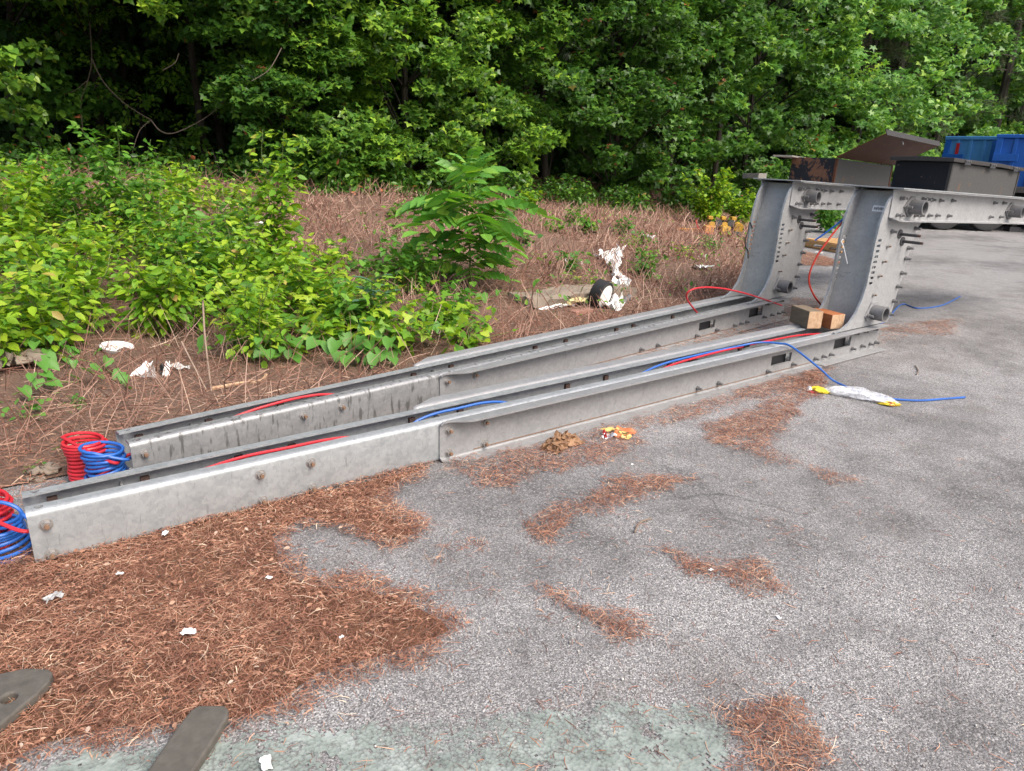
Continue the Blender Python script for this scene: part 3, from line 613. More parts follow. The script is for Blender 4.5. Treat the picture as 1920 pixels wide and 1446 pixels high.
# ------------------------------------------------------------------ pallet
A = g(1508, 463); B = g(1567, 474); d = (B-A)[:2]; L = float(np.linalg.norm(d)); e = thing('wooden_pallet', 'pale new wooden pallet on the asphalt edge between the uprights', 'pallet', (A[0], A[1], 0), math.atan2(d[1], d[0]))
L = 1.0; e.scale = (1, 1.15, 1.35)
for k, x in enumerate((0, L/2-.02, L-.04)):
    b = MB().ext([(0, 0), (.12, 0), (.17, .045), (.4, .045), (.45, 0), (.75, 0), (.8, .045), (.98, .045), (1.03, 0), (1.2, 0), (1.2, .09), (0, .09)], lambda a_, z: (x, a_, z+.018), lambda a_, z: (x+.04, a_, z+.018)); b.build('stringer', 'wood_pale', e)
o = MB().ext([(0, 0), (.22, 0), (.28, .05), (.5, .05), (.56, 0), (.66, 0), (.72, .05), (.9, .05), (.95, 0), (L, 0), (L, .092), (0, .092)], lambda a_, z: (a_, -.02, z+.018), lambda a_, z: (a_, -.0005, z+.018)).build('face_board', 'wood_pale', e)
for k in range(8): MB().box(0, L, k*.155, k*.155+.12, .1085, .125).build('deck_board', 'wood_pale', e, bevel=.002)
for k in range(3): MB().box(0, L, k*.54, k*.54+.1, .0, .0175).build('bottom_board', 'wood_pale', e)
# ------------------------------------------------------------------ yellow machine in the weeds
p = at(1345, 441); e = thing('broken_machine', 'yellow and black broken engine machine dumped in the dry weeds', 'machine', p, ang)
p2 = at(1252, 430); Lb = float(np.hypot(*(p2-p)[:2]))
MB().box(-.95, -.12, -.03, .05, .04, .12).build('orange_bar', 'machine_orange', e, bevel=.008)
o = MB().loft([[(-.36, -.2, .02), (-.14, -.2, .02), (-.14, .06, .02), (-.36, .06, .02)], [(-.30, -.16, .2), (-.12, -.16, .2), (-.12, .08, .2), (-.30, .08, .2)]]).build('yellow_housing', 'machine_orange', e, bevel=.02)
MB().loft([[(0, -.25, .02), (.22, -.25, .02), (.22, .02, .02), (0, .02, .02)], [(.03, -.2, .2), (.21, -.2, .2), (.21, .04, .2), (.03, .04, .2)]]).build('yellow_housing', 'machine_yellow', e, bevel=.02)
MB().box(-.2, .45, .05, .35, .0, .2).build('engine_block', 'machine_black', e, bevel=.03)
for k in range(5): MB().cyl((-.12+.13*k, .3, .16+.03*(k % 2)), (-.12+.13*k, .02, .2+.05*(k % 2)), .075, 14).build('pulley', 'machine_black' if k % 2 else 'machine_yellow', e, True)
for k, x in enumerate((-.18, .1, .32)): MB().box(x, x+.1, .18, .34, .3, .37).build('yellow_bracket', 'machine_yellow', e, bevel=.012); 
for k, x in enumerate((-.14, .14, .36)): MB().box(x, x+.03, .24, .28, .12, .31).build('bracket_leg', 'machine_black', e)
MB().cyl((.42, .1, .18), (.42, -.06, .16), .1, 14).build('end_cap', 'machine_yellow', e, True); MB().box(.23, .45, -.2, .05, .0, .09).build('foot', 'machine_black', e, bevel=.02)
MB().tube(catmull([(-.1, -.22, .03), (-.3, -.2, .05), (-.42, -.1, .1), (-.5, -.05, .3)]), .012, 6).build('red_handle', 'tape_red', e, True)
# ------------------------------------------------------------------ forklift-like steel bars, bottom left
def steelbar(tip_l, tip_r, dirp, wid, label, hole):
    A = g(*tip_l, .045); B = g(*tip_r, .045)
    return A, B
def flatbar(pts, z, th, label, hole=None):
    P = [g(*q, z) for q in pts]; n_ = len(P)
    o = MB().loft([[(p[0], p[1], z-th) for p in P], [(p[0], p[1], z) for p in P]]).build('steel_fork', 'fork_steel', None)
    if hole is not None: h = g(*hole, z); boolcut(o, MB().cyl((h[0], h[1], z-th-.02), (h[0], h[1], z+.02), .021, 18))
    b = o.modifiers.new('bevel', 'BEVEL'); b.width = .006; b.segments = 2; b.limit_method = 'ANGLE'; return tag(o, label, 'steel fork', 'steel fork tips')
flatbar([(-130, 1345), (0, 1262), (48, 1252), (90, 1254), (99, 1260), (94, 1275), (70, 1300), (0, 1358), (-130, 1470)], .05, .03, 'dark steel fork tip with a round hole, on the pine litter', (17, 1308))
flatbar([(252, 1480), (330, 1365), (358, 1331), (372, 1322), (420, 1322), (429, 1330), (427, 1343), (408, 1374), (340, 1480)], .046, .03, 'dark steel fork tip without a hole, across the faded paint')
# ------------------------------------------------------------------ litter: wrappers, bag, paper
def crumple(nx, ny, L, Wd_, amp, seed, fold=0.0, zb=.004):
    r = np.random.default_rng(seed); V = []; ph = r.uniform(0, 6, 8); fr_ = r.uniform(1.5, 5, 8)
    for j in range(ny):
        for i in range(nx):
            x, y = i/(nx-1), j/(ny-1)
            z = sum(abs(math.sin(fr_[k]*(x*math.cos(k*1.3)+y*math.sin(k*1.3))*2.2*(1.7 if nx > 15 else 1)+ph[k])) for k in range(6))/6; z = z*(1 if nx < 16 else min(1, 4*min(x, 1-x, y, 1-y)+.25)*1.25)
            V.append((L*(x-.5)*(1-.25*fold*abs(y-.5))+r.normal()*amp*.18, Wd_*(y-.5)*(1-fold*.5*math.sin(x*3.1))+r.normal()*amp*.18, zb+amp*(1.5*z-.25)+r.uniform(0, amp*.25)))
    F = [(j*nx+i, j*nx+i+1, (j+1)*nx+i+1, (j+1)*nx+i) for j in range(ny-1) for i in range(nx-1)]
    return V, F
def ground_item(name, px, py, L, Wd_, amp, seed, m, label, cat, rz=0, fold=.3, n_=9, group=None, z=0.0):
    P = at(px, py) if tdist(*g(px, py)[:2])[0] > 0 else g(px, py); V, F = crumple(n_, n_, L, Wd_, amp, seed, fold)
    V = [(a, b_, max(c_, .003)) for a, b_, c_ in V]
    o = MB().add(V, F).build(name, m, None, False, loc=(P[0], P[1], P[2]+z)); o.rotation_euler = (0, 0, rz); s = o.modifiers.new('solid', 'SOLIDIFY'); s.thickness = .002; s.offset = 1
    return tag(o, label, cat, group)
ground_item('paper_bag', 1054, 838, .25, .13, .05, 3, 'brown_paper', 'crumpled brown paper against the clean frame', 'paper', .2, .6, 22)
# snack wrapper: printed orange face, silver tail
P = g(1155, 818); e = thing('snack_wrapper', 'torn orange and yellow snack wrapper on the asphalt beside the brown paper', 'wrapper', P, HEAD-math.pi/2)
def sheet(pts, zf, nseg, m, nm, off=0):
    """bilinear patch over four corners with wrinkles"""
    a, b_, c_, d_ = (Vector(q) for q in pts); V = []; F = []
    for j in range(nseg+1):
        for i in range(nseg+1):
            s_, t_ = i/nseg, j/nseg; p_ = (a*(1-s_)+b_*s_)*(1-t_)+(d_*(1-s_)+c_*s_)*t_; V.append((p_.x, p_.y, p_.z+zf(s_, t_)+off))
    for j in range(nseg):
        for i in range(nseg): k = j*(nseg+1)+i; F.append((k, k+1, k+nseg+2, k+nseg+1))
    o = MB().add(V, F).build(nm, m, e, True); return o
wz = lambda s_, t_: .006*math.sin(7*s_+3*t_)+.005*math.sin(11*t_-4*s_)
C4 = [(-.03, -.035, .012), (.06, -.055, .008), (.125, .03, .02), (.02, .075, .045)]
sheet(C4, wz, 10, 'orange_film', 'printed_panel')
def onw(s_, t_, off):
    a, b_, c_, d_ = (Vector(q) for q in C4); p_ = (a*(1-s_)+b_*s_)*(1-t_)+(d_*(1-s_)+c_*s_)*t_; return Vector((p_.x, p_.y, p_.z+wz(s_, t_)+off))
def strokes(lines, m, nm, r, off):
    b = MB()
    for ln in lines: b.tube([onw(s_, t_, off) for s_, t_ in ln], r, 5)
    b.build(nm, m, e)
b = MB(); n_ = 14; V = [onw(.5+.33*math.cos(2*math.pi*i/n_), .5+.2*math.sin(2*math.pi*i/n_), .0025) for i in range(n_)]; b.add(V+[onw(.5, .5, .0025)], [(i, (i+1) % n_, n_) for i in range(n_)]); b.build('logo_panel', 'label_yellow', e)
arc = lambda cx_, cy_, rx, ry, a0, a1: [(cx_+rx*math.cos(a0+(a1-a0)*k/7), cy_+ry*math.sin(a0+(a1-a0)*k/7)) for k in range(8)]
strokes([arc(.3, .52, .1, .13, 1, 5.3), [(.42, .62), (.42, .42)], [(.42, .52), (.48, .53), (.48, .42)], arc(.55, .47, .04, .05, 0, 5.5), [(.63, .6), (.63, .42)], arc(.7, .47, .035, .05, 0, 6.2), [(.78, .42), (.8, .52)]], 'ink_black', 'logo_letters', .0016, .005)
sheet([(.02, -.06, .01), (.08, -.065, .012), (.09, -.03, .014), (.03, -.03, .016)], wz, 4, 'label_yellow', 'yellow_corner', .003)
sheet([(-.1, -.05, .006), (-.045, -.06, .004), (.0, -.03, .02), (-.06, .0, .02)], wz, 6, 'silver_film', 'torn_tail')
sheet([(-.075, -.065, .012), (-.06, -.066, .012), (-.065, .02, .026), (-.085, .02, .02)], wz, 4, 'tape_red', 'red_strip', .004)
sheet([(-.095, .05, .02), (-.02, .01, .03), (.02, .03, .035), (-.01, .04, .04)], wz, 5, 'label_yellow', 'torn_flap')
# clear plastic bag
P = g(1612, 745); e = thing('plastic_bag', 'clear plastic food bag with yellow ends over the blue hose', 'plastic bag', P, HEAD-math.pi/2-.42)
def bagpart(rings, m, nm, seed):
    r = np.random.default_rng(seed); R = []; Q = []
    for a_, b_ in zip(rings[:-1], rings[1:]): Q += [tuple(p_+(q_-p_)*k_ for p_, q_ in zip(a_, b_)) for k_ in (0, .33, .66)]
    for x, yc, hw, hh in Q+[rings[-1]]:
        R.append([(x+r.normal()*.008, yc+hw*math.cos(a)*(1+.1*math.sin(5*a+seed+x*14)+r.normal()*.05), max(.004, hh*.5+hh*.5*math.sin(a)*(1+.35*math.sin(7*a+seed+x*22)+r.normal()*.1))) for a in (2*math.pi*k/14 for k in range(14))])
    return MB().loft(R).build(nm, m, e, True)
bagpart([(-.24, .01, .02, .02), (-.17, .0, .07, .045), (-.08, .0, .085, .06), (.02, -.01, .09, .06), (.1, -.02, .085, .05), (.18, -.03, .075, .045), (.23, -.04, .03, .02)], 'clear_film', 'bag_film', 2)
bagpart([(-.33, -.02, .015, .02), (-.30, -.02, .055, .035), (-.25, -.02, .06, .03), (-.2, -.02, .02, .015)], 'yellow_film', 'yellow_end', 5)
bagpart([(-.36, -.02, .02, .015), (-.34, -.03, .035, .03), (-.325, -.03, .02, .02)], 'white_plastic', 'torn_top', 6)
bagpart([(-.34, -.075, .01, .01), (-.32, -.075, .016, .015), (-.295, -.08, .008, .01)], 'tape_red', 'red_print', 7)
bagpart([(.12, -.1, .012, .012), (.17, -.105, .03, .028), (.22, -.09, .03, .03), (.25, -.07, .012, .015)], 'yellow_film', 'yellow_corner', 8)
bagpart([(.16, -.112, .008, .012), (.19, -.115, .016, .032), (.215, -.11, .008, .02)], 'orange_film', 'orange_print', 9)
# white scraps
scr = [(1135, 486, .3, .16, 'white foam wrap tangled upright in the dry stems'), (1152, 525, .16, .1, 'white foam strip below the tangled wrap'), (1120, 490, .14, .08, 'small white scrap beside the tangled foam wrap'), (1075, 500, .18, .1, 'wispy white plastic in dark stems above the slab'),
       (1316, 510, .22, .14, 'crumpled white paper on bare litter near the stained upright'), (1318, 490, .12, .08, 'small white scrap above the crumpled paper'), (490, 430, .2, .12, 'white plastic scrap in the shrubs by the woods'), (1213, 451, .2, .06, 'flat white strip lying on the dry stems'),
       (1258, 380, .25, .1, 'white plastic scrap far back under the trees'), (830, 632, .08, .05, 'crumpled white and blue tissue behind the stained frame'), (1345, 492, .08, .05, 'tiny white scrap near the machine'), (1535, 477, .09, .07, 'white lump on the litter beside the pallet')]
for i, (px, py, L, Wd_, lb) in enumerate(scr): ground_item('white_scrap', px, py, L*1.25, Wd_*1.5, .08 if L > .1 else .03, 20+i, 'foam_white', lb, 'litter', i*.7, .4, 8, 'white scraps in the weeds').rotation_euler[0] = (1.15 if i == 0 else .6) if i < 4 else .15
path = [(1150, 588), (1158, 565), (1164, 542), (1152, 518), (1150, 500), (1164, 480)]; Q = [at(*q)+np.array([0, 0, .05+.06*k/5]) for k, q in enumerate(path)]; C_ = catmull([tuple(q) for q in Q], 6); V = []; F = []
for k, c in enumerate(C_):
    w_ = .07+.03*math.sin(k*1.7)+.02*math.sin(k*.6)
    for j in range(4): V.append(Vector(c)+Vector((rt[0], rt[1], 0))*w_*(j-1.5)/1.5+Vector((0, 0, .05*math.sin(k*1.1+j*2.1)+rng.normal(0, .012))))
for k in range(len(C_)-1):
    for j in range(3): F.append((k*4+j, k*4+j+1, k*4+j+5, k*4+j+4))
o = MB().add(V, F).build('foam_strip', 'foam_white', None); so_ = o.modifiers.new('s', 'SOLIDIFY'); so_.thickness = .006; tag(o, 'long white foam strip trailing through dry stems behind the black bucket', 'foam')
p = at(218, 664); e_ = MB(); n_ = 24
e_.loft([[(r*math.cos(2*math.pi*i/n_), r*.75*math.sin(2*math.pi*i/n_), z) for i in range(n_)] for r, z in [(.02, .02), (.09, .02), (.12, .05), (.125, .05), (.095, .012), (.02, .01)]])
o = e_.build('foam_plate', 'white_plastic', None, True, loc=(p[0], p[1], p[2]+.01)); o.rotation_euler = (.25, .1, .5); tag(o, 'white oval foam plate lying under the shrubs', 'plate')
p = at(282, 712); e = thing('crumpled_packaging', 'black and white crumpled packaging in front of the shrubs', 'packaging', p, ang)
def patch(V4, m, nm, wz_=.01):
    a, b_, c_, d_ = (Vector(q) for q in V4); V = []; F = []
    for j in range(7):
        for i in range(7): s_, t_ = i/6, j/6; q = (a*(1-s_)+b_*s_)*(1-t_)+(d_*(1-s_)+c_*s_)*t_; V.append((q.x, q.y, q.z+wz_*math.sin(9*s_+5*t_)))
    for j in range(6):
        for i in range(6): F.append((j*7+i, j*7+i+1, j*7+i+8, j*7+i+7))
    o = MB().add(V, F).build(nm, m, e); s = o.modifiers.new('solid', 'SOLIDIFY'); s.thickness = .003
patch([(-.12, -.06, .01), (-.02, -.05, .02), (.0, .06, .1), (-.08, .08, .09)], 'foam_white', 'white_sheet')
patch([(-.03, -.06, .02), (.09, -.07, .02), (.02, .02, .08), (-.02, .04, .08)], 'rim_grey', 'grey_sheet')
patch([(.06, .0, .01), (.13, -.04, .01), (.1, .05, .09), (.04, .07, .08)], 'ink_black', 'black_sheet'); patch([(.1, -.03, .03), (.14, -.02, .03), (.11, .07, .1), (.08, .06, .1)], 'foam_white', 'white_edge'); patch([(.1, .07, .06), (.2, .12, .04), (.21, .15, .05), (.11, .1, .09)], 'rim_grey', 'grey_tail')
# broken lid-like round thing, slab, foam, pipe, brick
p = at(1128, 580); e = thing('broken_bucket', 'black half-buried bucket with a white round face behind the stained frame', 'bucket', p, ang+.5)
o = MB().loft([[(r*math.cos(2*math.pi*i/20), d, .17+r*1.15*math.sin(2*math.pi*i/20)) for i in range(20)] for r, d in [(.12, .16), (.155, .14), (.165, 0), (.15, -.012), (.12, -.005)]]).build('shell', 'black_rubber', e, True)
o2 = MB().loft([[(r*math.cos(2*math.pi*i/20), d, .17+r*1.15*math.sin(2*math.pi*i/20)) for i in range(20)] for r, d in [(.135, -.006), (.1, -.02), (.02, -.02)]]).build('white_face', 'foam_white', e, True)
for q in (o, o2): q.scale = (.8, .9, .85); q.rotation_euler = (.25, 0, .35)
p = at(1075, 562); V, F = crumple(14, 7, 1.5, .42, .07, 91, .1); V = [(a, b_, c_+.06) for a, b_, c_ in V]
b = MB().add(V, F); o = b.build('concrete_slab', 'concrete', None, False, loc=(p[0], p[1], p[2]-.02)); o.rotation_euler = (0, 0, .0); s = o.modifiers.new('s', 'SOLIDIFY'); s.thickness = .12; tag(o, 'broken tan concrete slab half sunk in dry stems', 'slab')
ground_item('yellow_foam_lump', 1085, 578, .3, .14, .1, 44, 'yellow_foam', 'crumbling yellow foam lump beside the black bucket', 'foam', .2, .5, 9)
ground_item('white_foam_crumbs', 1040, 583, .5, .08, .05, 45, 'foam_white', 'line of white foam crumbs along the slab', 'foam', .05, .5, 10)
p = at(1165, 577); o = MB().loft([[(x, r*math.cos(2*math.pi*i/14), .04+r*math.sin(2*math.pi*i/14)) for i in range(14)] for x, r in [(.01, .028), (0, .028), (0, .036), (.2, .036), (.2, .02)]]).build('pipe_offcut', 'pipe_steel', None, True, loc=p); o.rotation_euler = (0, -.25, .3); tag(o, 'short brown pipe offcut beside the black bucket', 'pipe')
p = at(1090, 592); o = MB().box(-.15, .15, -.05, .05, 0, .06).build('brick', 'brick', None, bevel=.006, loc=p); o.rotation_euler = (.05, .03, .12); tag(o, 'old red brick lying against the stained frame', 'brick')
for i, (px, py, L) in enumerate([(85, 893, .12), (35, 700, .3), (70, 905, .06)]):
    p = at(px, py); V, F = crumple(8, 8, L, L*.7, L*.35, 70+i, .5); o = MB().add([(a, b_, max(0, c_)) for a, b_, c_ in V], F).build('stone', 'concrete', None, True, loc=p); s = o.modifiers.new('s', 'SOLIDIFY'); s.thickness = .02
    tag(o, ['pale crumbly stone on the litter behind the red and blue coils', 'flat pale rock under the left shrubs', 'small pale stone beside the crumbly one'][i], 'stone')
# ------------------------------------------------------------------ pine litter
PATCH = [([(-60, 1015), (60, 1040), (250, 992), (480, 938), (700, 888), (815, 862), (800, 890), (762, 912), (730, 935), (745, 955), (800, 985), (800, 1012), (720, 1028), (640, 998), (565, 985), (545, 1000), (560, 1060), (600, 1080), (700, 1088), (780, 1108), (860, 1150), (880, 1190), (820, 1228), (720, 1258), (620, 1285), (560, 1330), (500, 1368), (420, 1385), (200, 1402), (80, 1430), (-60, 1500), (-300, 1500), (-300, 1015)], 20000, 1),
 ([(985, 985), (1060, 940), (1130, 925), (1180, 880), (1200, 898), (1310, 897), (1260, 915), (1200, 930), (1150, 958), (1080, 972), (1040, 1010), (1000, 1008)], 17100, 0),
 ([(990, 1090), (1040, 1108), (1120, 1142), (1180, 1165), (1240, 1193), (1200, 1202), (1140, 1195), (1100, 1165), (1040, 1130)], 18050, 0),
 ([(1220, 1025), (1290, 1050), (1350, 1058), (1420, 1058), (1485, 1110), (1430, 1120), (1370, 1098), (1300, 1070), (1260, 1050)], 18050, 0),
 ([(1360, 1322), (1440, 1310), (1500, 1350), (1560, 1390), (1545, 1470), (1400, 1470), (1375, 1390)], 18050, 0),
 ([(1320, 800), (1420, 765), (1480, 730), (1530, 695), (1550, 730), (1510, 760), (1470, 800), (1440, 835), (1495, 868), (1430, 868), (1380, 842), (1330, 832)], 12350, 0),
 ([(830, 872), (1000, 838), (1200, 787), (1450, 715), (1560, 688), (1550, 712), (1400, 756), (1200, 812), (1185, 850), (1150, 868), (1000, 888), (960, 925), (900, 915), (870, 890)], 9880, 0),
 ([(1515, 880), (1560, 884), (1608, 908), (1560, 912)], 13300, 0), ([(1655, 622), (1780, 632), (1800, 600), (1700, 606)], 4940, 0), ([(1500, 470), (1580, 492), (1570, 500), (1490, 498)], 12350, 0), ([(1480, 560), (1560, 560), (1550, 590), (1480, 600)], 4180, 0),
 ([(790, 1048), (850, 1020), (905, 1005), (900, 1020), (840, 1050)], 4750, 0), ([(830, 1105), (900, 1080), (950, 1075), (940, 1090), (880, 1120), (910, 1140)], 1900, 0), ([(1420, 1000), (1500, 990), (1500, 1000), (1440, 1010)], 4750, 0), ([(1170, 985), (1200, 960), (1220, 985), (1190, 1000)], 1500, 0)]
NP = []; ND = []; NL = []; NW = []
def strew(x, y, z, lo, hi, w0, w1, flat=.18):
    n = len(x); a = rng.uniform(0, 2*math.pi, n); NP.append(np.stack([x, y, z], 1)); ND.append(np.stack([np.cos(a), np.sin(a), rng.normal(0, flat, n)], 1)); NL.append(rng.uniform(lo, hi, n)); NW.append(rng.uniform(w0, w1, n))
for poly, dens, base in PATCH:
    W_ = np.array([g(*q)[:2] for q in poly]); lo, hi = W_.min(0)-.15, W_.max(0)+.15; n = int((hi-lo).prod()*dens)
    x = rng.uniform(lo[0], hi[0], n); y = rng.uniform(lo[1], hi[1], n)
    jx = x+.05*vnoise(x, y, 9)+rng.normal(0, .022, n); jy = y+.05*vnoise(y, x, 9)+rng.normal(0, .022, n); m = inpoly(jx, jy, W_)
    dn = vnoise(x, y, 3.1)+.6*vnoise(x, y, 11); m &= rng.uniform(0, 1, n) < np.clip(.8+.45*dn, .25, 1)
    x, y = x[m], y[m]; n = len(x); th = .03 if base else .018
    k = n//2; strew(x[:k], y[:k], .004+rng.uniform(.004, th, k), .03, .1, .0008, .0015); strew(x[k:], y[k:], .004+rng.uniform(0, th*.8, n-k), .01, .035, .0012, .0036, .3)
    if base:
        c_ = W_.mean(0); 
        keep = [p for p in W_]; o = MB().add([(p[0], p[1], .0025) for p in (W_-0)*1.0], [tuple(range(len(W_)))]).build('litter_bed', 'litter_mat'); o['kind'] = 'stuff'; o['label'] = 'reddish brown pine needle litter covering the asphalt'; o['category'] = 'litter'
        # pull the bed in from its ragged edge
        me = o.data; N_ = len(W_)
        for i in range(N_):
            a_, b_, d_ = W_[i-1], W_[i], W_[(i+1) % N_]; t_ = (d_-a_); t_ = t_/np.linalg.norm(t_); nn = np.array([-t_[1], t_[0]]); s_ = 1 if inpoly(np.array([b_[0]+nn[0]*.02]), np.array([b_[1]+nn[1]*.02]), W_)[0] else -1
            me.vertices[i].co = (b_[0]+nn[0]*s_*.075, b_[1]+nn[1]*s_*.075, .0025)
# loose needles everywhere on the asphalt in view
n = 2600; px = rng.uniform(0, 1920, n); py = rng.uniform(560, 1446, n); Q = np.array([g(a, b) for a, b in zip(px, py)]); m = (tdist(Q[:, 0], Q[:, 1]) < 0); Q = Q[m]; strew(Q[:, 0], Q[:, 1], np.full(len(Q), .004), .01, .06, .001, .0022, .03)
# between and behind the frames
n = 26000; x = rng.uniform(-1.5, 7.5, n); y = rng.uniform(2.9, 5.3, n); m = (y > 3.03+.0*x) & (vnoise(x, y, 2)+rng.normal(0, .3, n) > -.45); x, y = x[m], y[m]; strew(x, y, .006+np.maximum(0, hgt(x, y))+rng.uniform(.012, .035, len(x)), .02, .1, .0013, .0032)
P = np.concatenate(NP); D = np.concatenate(ND); Ln = np.concatenate(NL); Wn = np.concatenate(NW)
D /= np.linalg.norm(D, axis=1, keepdims=True); B_ = np.cross(D, [0, 0, 1]); B_ /= np.linalg.norm(B_, axis=1, keepdims=True)+1e-9
bend = rng.normal(0, .12, len(P))[:, None]*Ln[:, None]
a0 = P-D*Ln[:, None]/2; a1 = P+B_*bend+np.array([0, 0, .003]); a2 = P+D*Ln[:, None]/2; wv = B_*Wn[:, None]/2+np.array([0, 0, 1])*Wn[:, None]*.25
for a in (a0, a2): a[:, 2] = np.maximum(a[:, 2], .003)
V = np.stack([a0-wv, a0+wv, a1-wv, a1+wv, a2-wv*.6, a2+wv*.6], 1).reshape(-1, 3); k = np.arange(len(P))[:, None]*6; F = np.stack([k+np.array([0, 1, 3, 2]), k+np.array([2, 3, 5, 4])], 1).reshape(-1, 4)
o = npmesh('pine_needles', V, F, 'needle'); tag(o, 'fallen reddish pine needles strewn over asphalt and litter', 'pine needles', kind='stuff')
# bark chips
W_ = np.array([g(*q)[:2] for q in PATCH[0][0]]); n = 3000; lo, hi = W_.min(0), W_.max(0); x = rng.uniform(lo[0], hi[0], n); y = rng.uniform(lo[1], hi[1], n); m = inpoly(x, y, W_); x, y = x[m], y[m]
n2 = 2200; x2 = rng.uniform(-1.5, 6, n2); y2 = rng.uniform(3.6, 5.6, n2); x = np.concatenate([x, x2]); y = np.concatenate([y, y2]); z = np.maximum(hgt(x, y), 0)+.03
v, f = leaves(np.stack([x, y, z], 1), rdir(len(x), 0, .15), rdir(len(x), 2.5), rng.uniform(.008, .028, len(x)), T_OV); o = npmesh('bark_chips', v, f, 'chip'); tag(o, 'small brown bark flakes and dead leaf bits in the litter', 'bark chips', kind='stuff')
# pale grit
px = rng.uniform(0, 1920, 190); py = rng.uniform(700, 1446, 190); Q = np.array([g(a, b, .004) for a, b in zip(px, py)]); m = (tdist(Q[:, 0], Q[:, 1]) < 0) & (Q[:, 1] < 3.0); Q = Q[m]
CUBE = (np.array([(-.5, -.5, 0), (.5, -.5, 0), (.4, .5, 0), (-.4, .4, 0), (-.3, -.3, .5), (.35, -.3, .45), (.3, .3, .5), (-.3, .3, .4)]), np.array([(0, 3, 2, 1), (4, 5, 6, 7), (0, 1, 5, 4), (1, 2, 6, 5), (2, 3, 7, 6), (3, 0, 4, 7)]))
v, f = leaves(Q, np.concatenate([rng.normal(size=(len(Q), 2)), np.zeros((len(Q), 1))], 1), np.tile([0, 0, 1.0], (len(Q), 1)), rng.uniform(.004, .009, len(Q)), CUBE); o = npmesh('grit', v, f, 'stone'); tag(o, 'pale grit and small stones scattered on the asphalt', 'grit', kind='stuff')
for i, (px, py, s, z) in enumerate([(1333, 1070, .02, .02), (310, 1003, .035, .03), (505, 1085, .024, .03), (640, 1196, .016, .03), (1460, 1160, .022, .0), (355, 1190, .05, .03), (100, 1125, .06, .03), (500, 1438, .05, .0), (225, 1078, .025, .03), (1185, 872, .018, .0)]):
    P = g(px, py, z); s *= .6; V, F = crumple(6, 6, s*1.6, s, s*.5, 120+i, .3, .001); o = MB().add([(a, b_, max(0.0, c_)) for a, b_, c_ in V], F).build('paper_scrap', 'foam_white' if i != 6 else 'rim_grey', None, loc=P); o.rotation_euler = (0, 0, i*1.1); so_ = o.modifiers.new('s', 'SOLIDIFY'); so_.thickness = .0015
    tag(o, ['white round flat scrap on a needle streak', 'white paper scrap against the foot of the clean frame', 'white paper scrap on the litter near the bare asphalt tongue', 'tiny white scrap in the litter middle', 'white pebble-like scrap on bare asphalt', 'shredded white paper pile on the litter', 'grey wispy plastic strip on the litter', 'white paper corner on the faded paint', 'small white chip on the litter', 'small white scrap beside a needle streak by the wrapper'][i], 'paper scrap', 'white paper scraps on the litter')
# dead twigs on the asphalt
for i, (pp, lb) in enumerate([([(1716, 685), (1722, 695), (1718, 702)], 'bent dark twig on asphalt near the bag'), ([(290, 1330), (302, 1345), (306, 1366)], 'forked grey twig on the litter near the steel fork'), ([(1470, 768), (1485, 775), (1490, 778)], 'short dark twig on needles beside the clean frame'), ([(1190, 998), (1200, 980), (1222, 972)], 'thin pale twig between needle streaks')]):
    o = MB().tube(catmull([tuple(g(a, b, .008)) for a, b in pp], 5), .0045, 6).build('twig', 'twig', None, True); tag(o, lb, 'twig', 'twigs on the ground')
# ------------------------------------------------------------------ dry brush and weeds on the bank
n = 150000; x = rng.uniform(-4, 24, n); y = rng.uniform(4, 17, n); t_ = tdist(x, y); dd = np.hypot(x, y); m = (t_ > .15) & (t_ < 11) & (rng.uniform(0, 1, n) < np.clip(9/dd, .2, 1)) & (vnoise(x, y, 1.3)+rng.normal(0, .35, n) > -.5); x, y = x[m], y[m]; n = len(x)
z = hgt(x, y)+.01; upm = np.where(rng.uniform(0, 1, n) < .35, rng.uniform(.5, 2.0, n), rng.uniform(-.05, .3, n)); d = rng.normal(size=(n, 3)); d[:, 2] = 0; d /= np.linalg.norm(d, axis=1, keepdims=True); d[:, 2] = upm; d /= np.linalg.norm(d, axis=1, keepdims=True)
Ln = rng.uniform(.1, .42, n); a0 = np.stack([x, y, z], 1); a2 = a0+d*Ln[:, None]; B_ = np.cross(d, [.3, .2, .5]); B_ /= np.linalg.norm(B_, axis=1, keepdims=True); a1 = (a0+a2)/2+B_*rng.normal(0, .12, n)[:, None]*Ln[:, None]
a0[:, 2] -= .02; ww = np.cross(d, ray(960, 500)); ww /= np.linalg.norm(ww, axis=1, keepdims=True); ww *= (rng.uniform(.0012, .0035, n)*np.clip(np.hypot(x, y)/7, 1, 2))[:, None]
V = np.stack([a0-ww, a0+ww, a1-ww, a1+ww, a2-ww*.5, a2+ww*.5], 1).reshape(-1, 3); k = np.arange(n)[:, None]*6; F = np.stack([k+np.array([0, 1, 3, 2]), k+np.array([2, 3, 5, 4])], 1).reshape(-1, 4)
o = npmesh('dry_brush', V, F, 'dry_stem'); tag(o, 'tangle of dead reddish stems covering the bank', 'dry brush', kind='stuff')
n = 22000; x = rng.uniform(-4, 24, n); y = rng.uniform(4.2, 17, n); t_ = tdist(x, y); m = (t_ > .6) & (t_ < 11) & (vnoise(x, y, .9)+.5*vnoise(x, y, 3)+rng.normal(0, .2, n) > .3); x, y = x[m], y[m]; n = len(x)
v, f = leaves(np.stack([x, y, hgt(x, y)+rng.uniform(.02, .2, n)], 1), rdir(n, .4, .6), rdir(n, 2.0), rng.uniform(.03, .08, n), T_OV); o = npmesh('ground_weeds', v, f, 'leaf_shrub_deep'); tag(o, 'low green weeds scattered through the dry stems', 'weeds', kind='stuff')
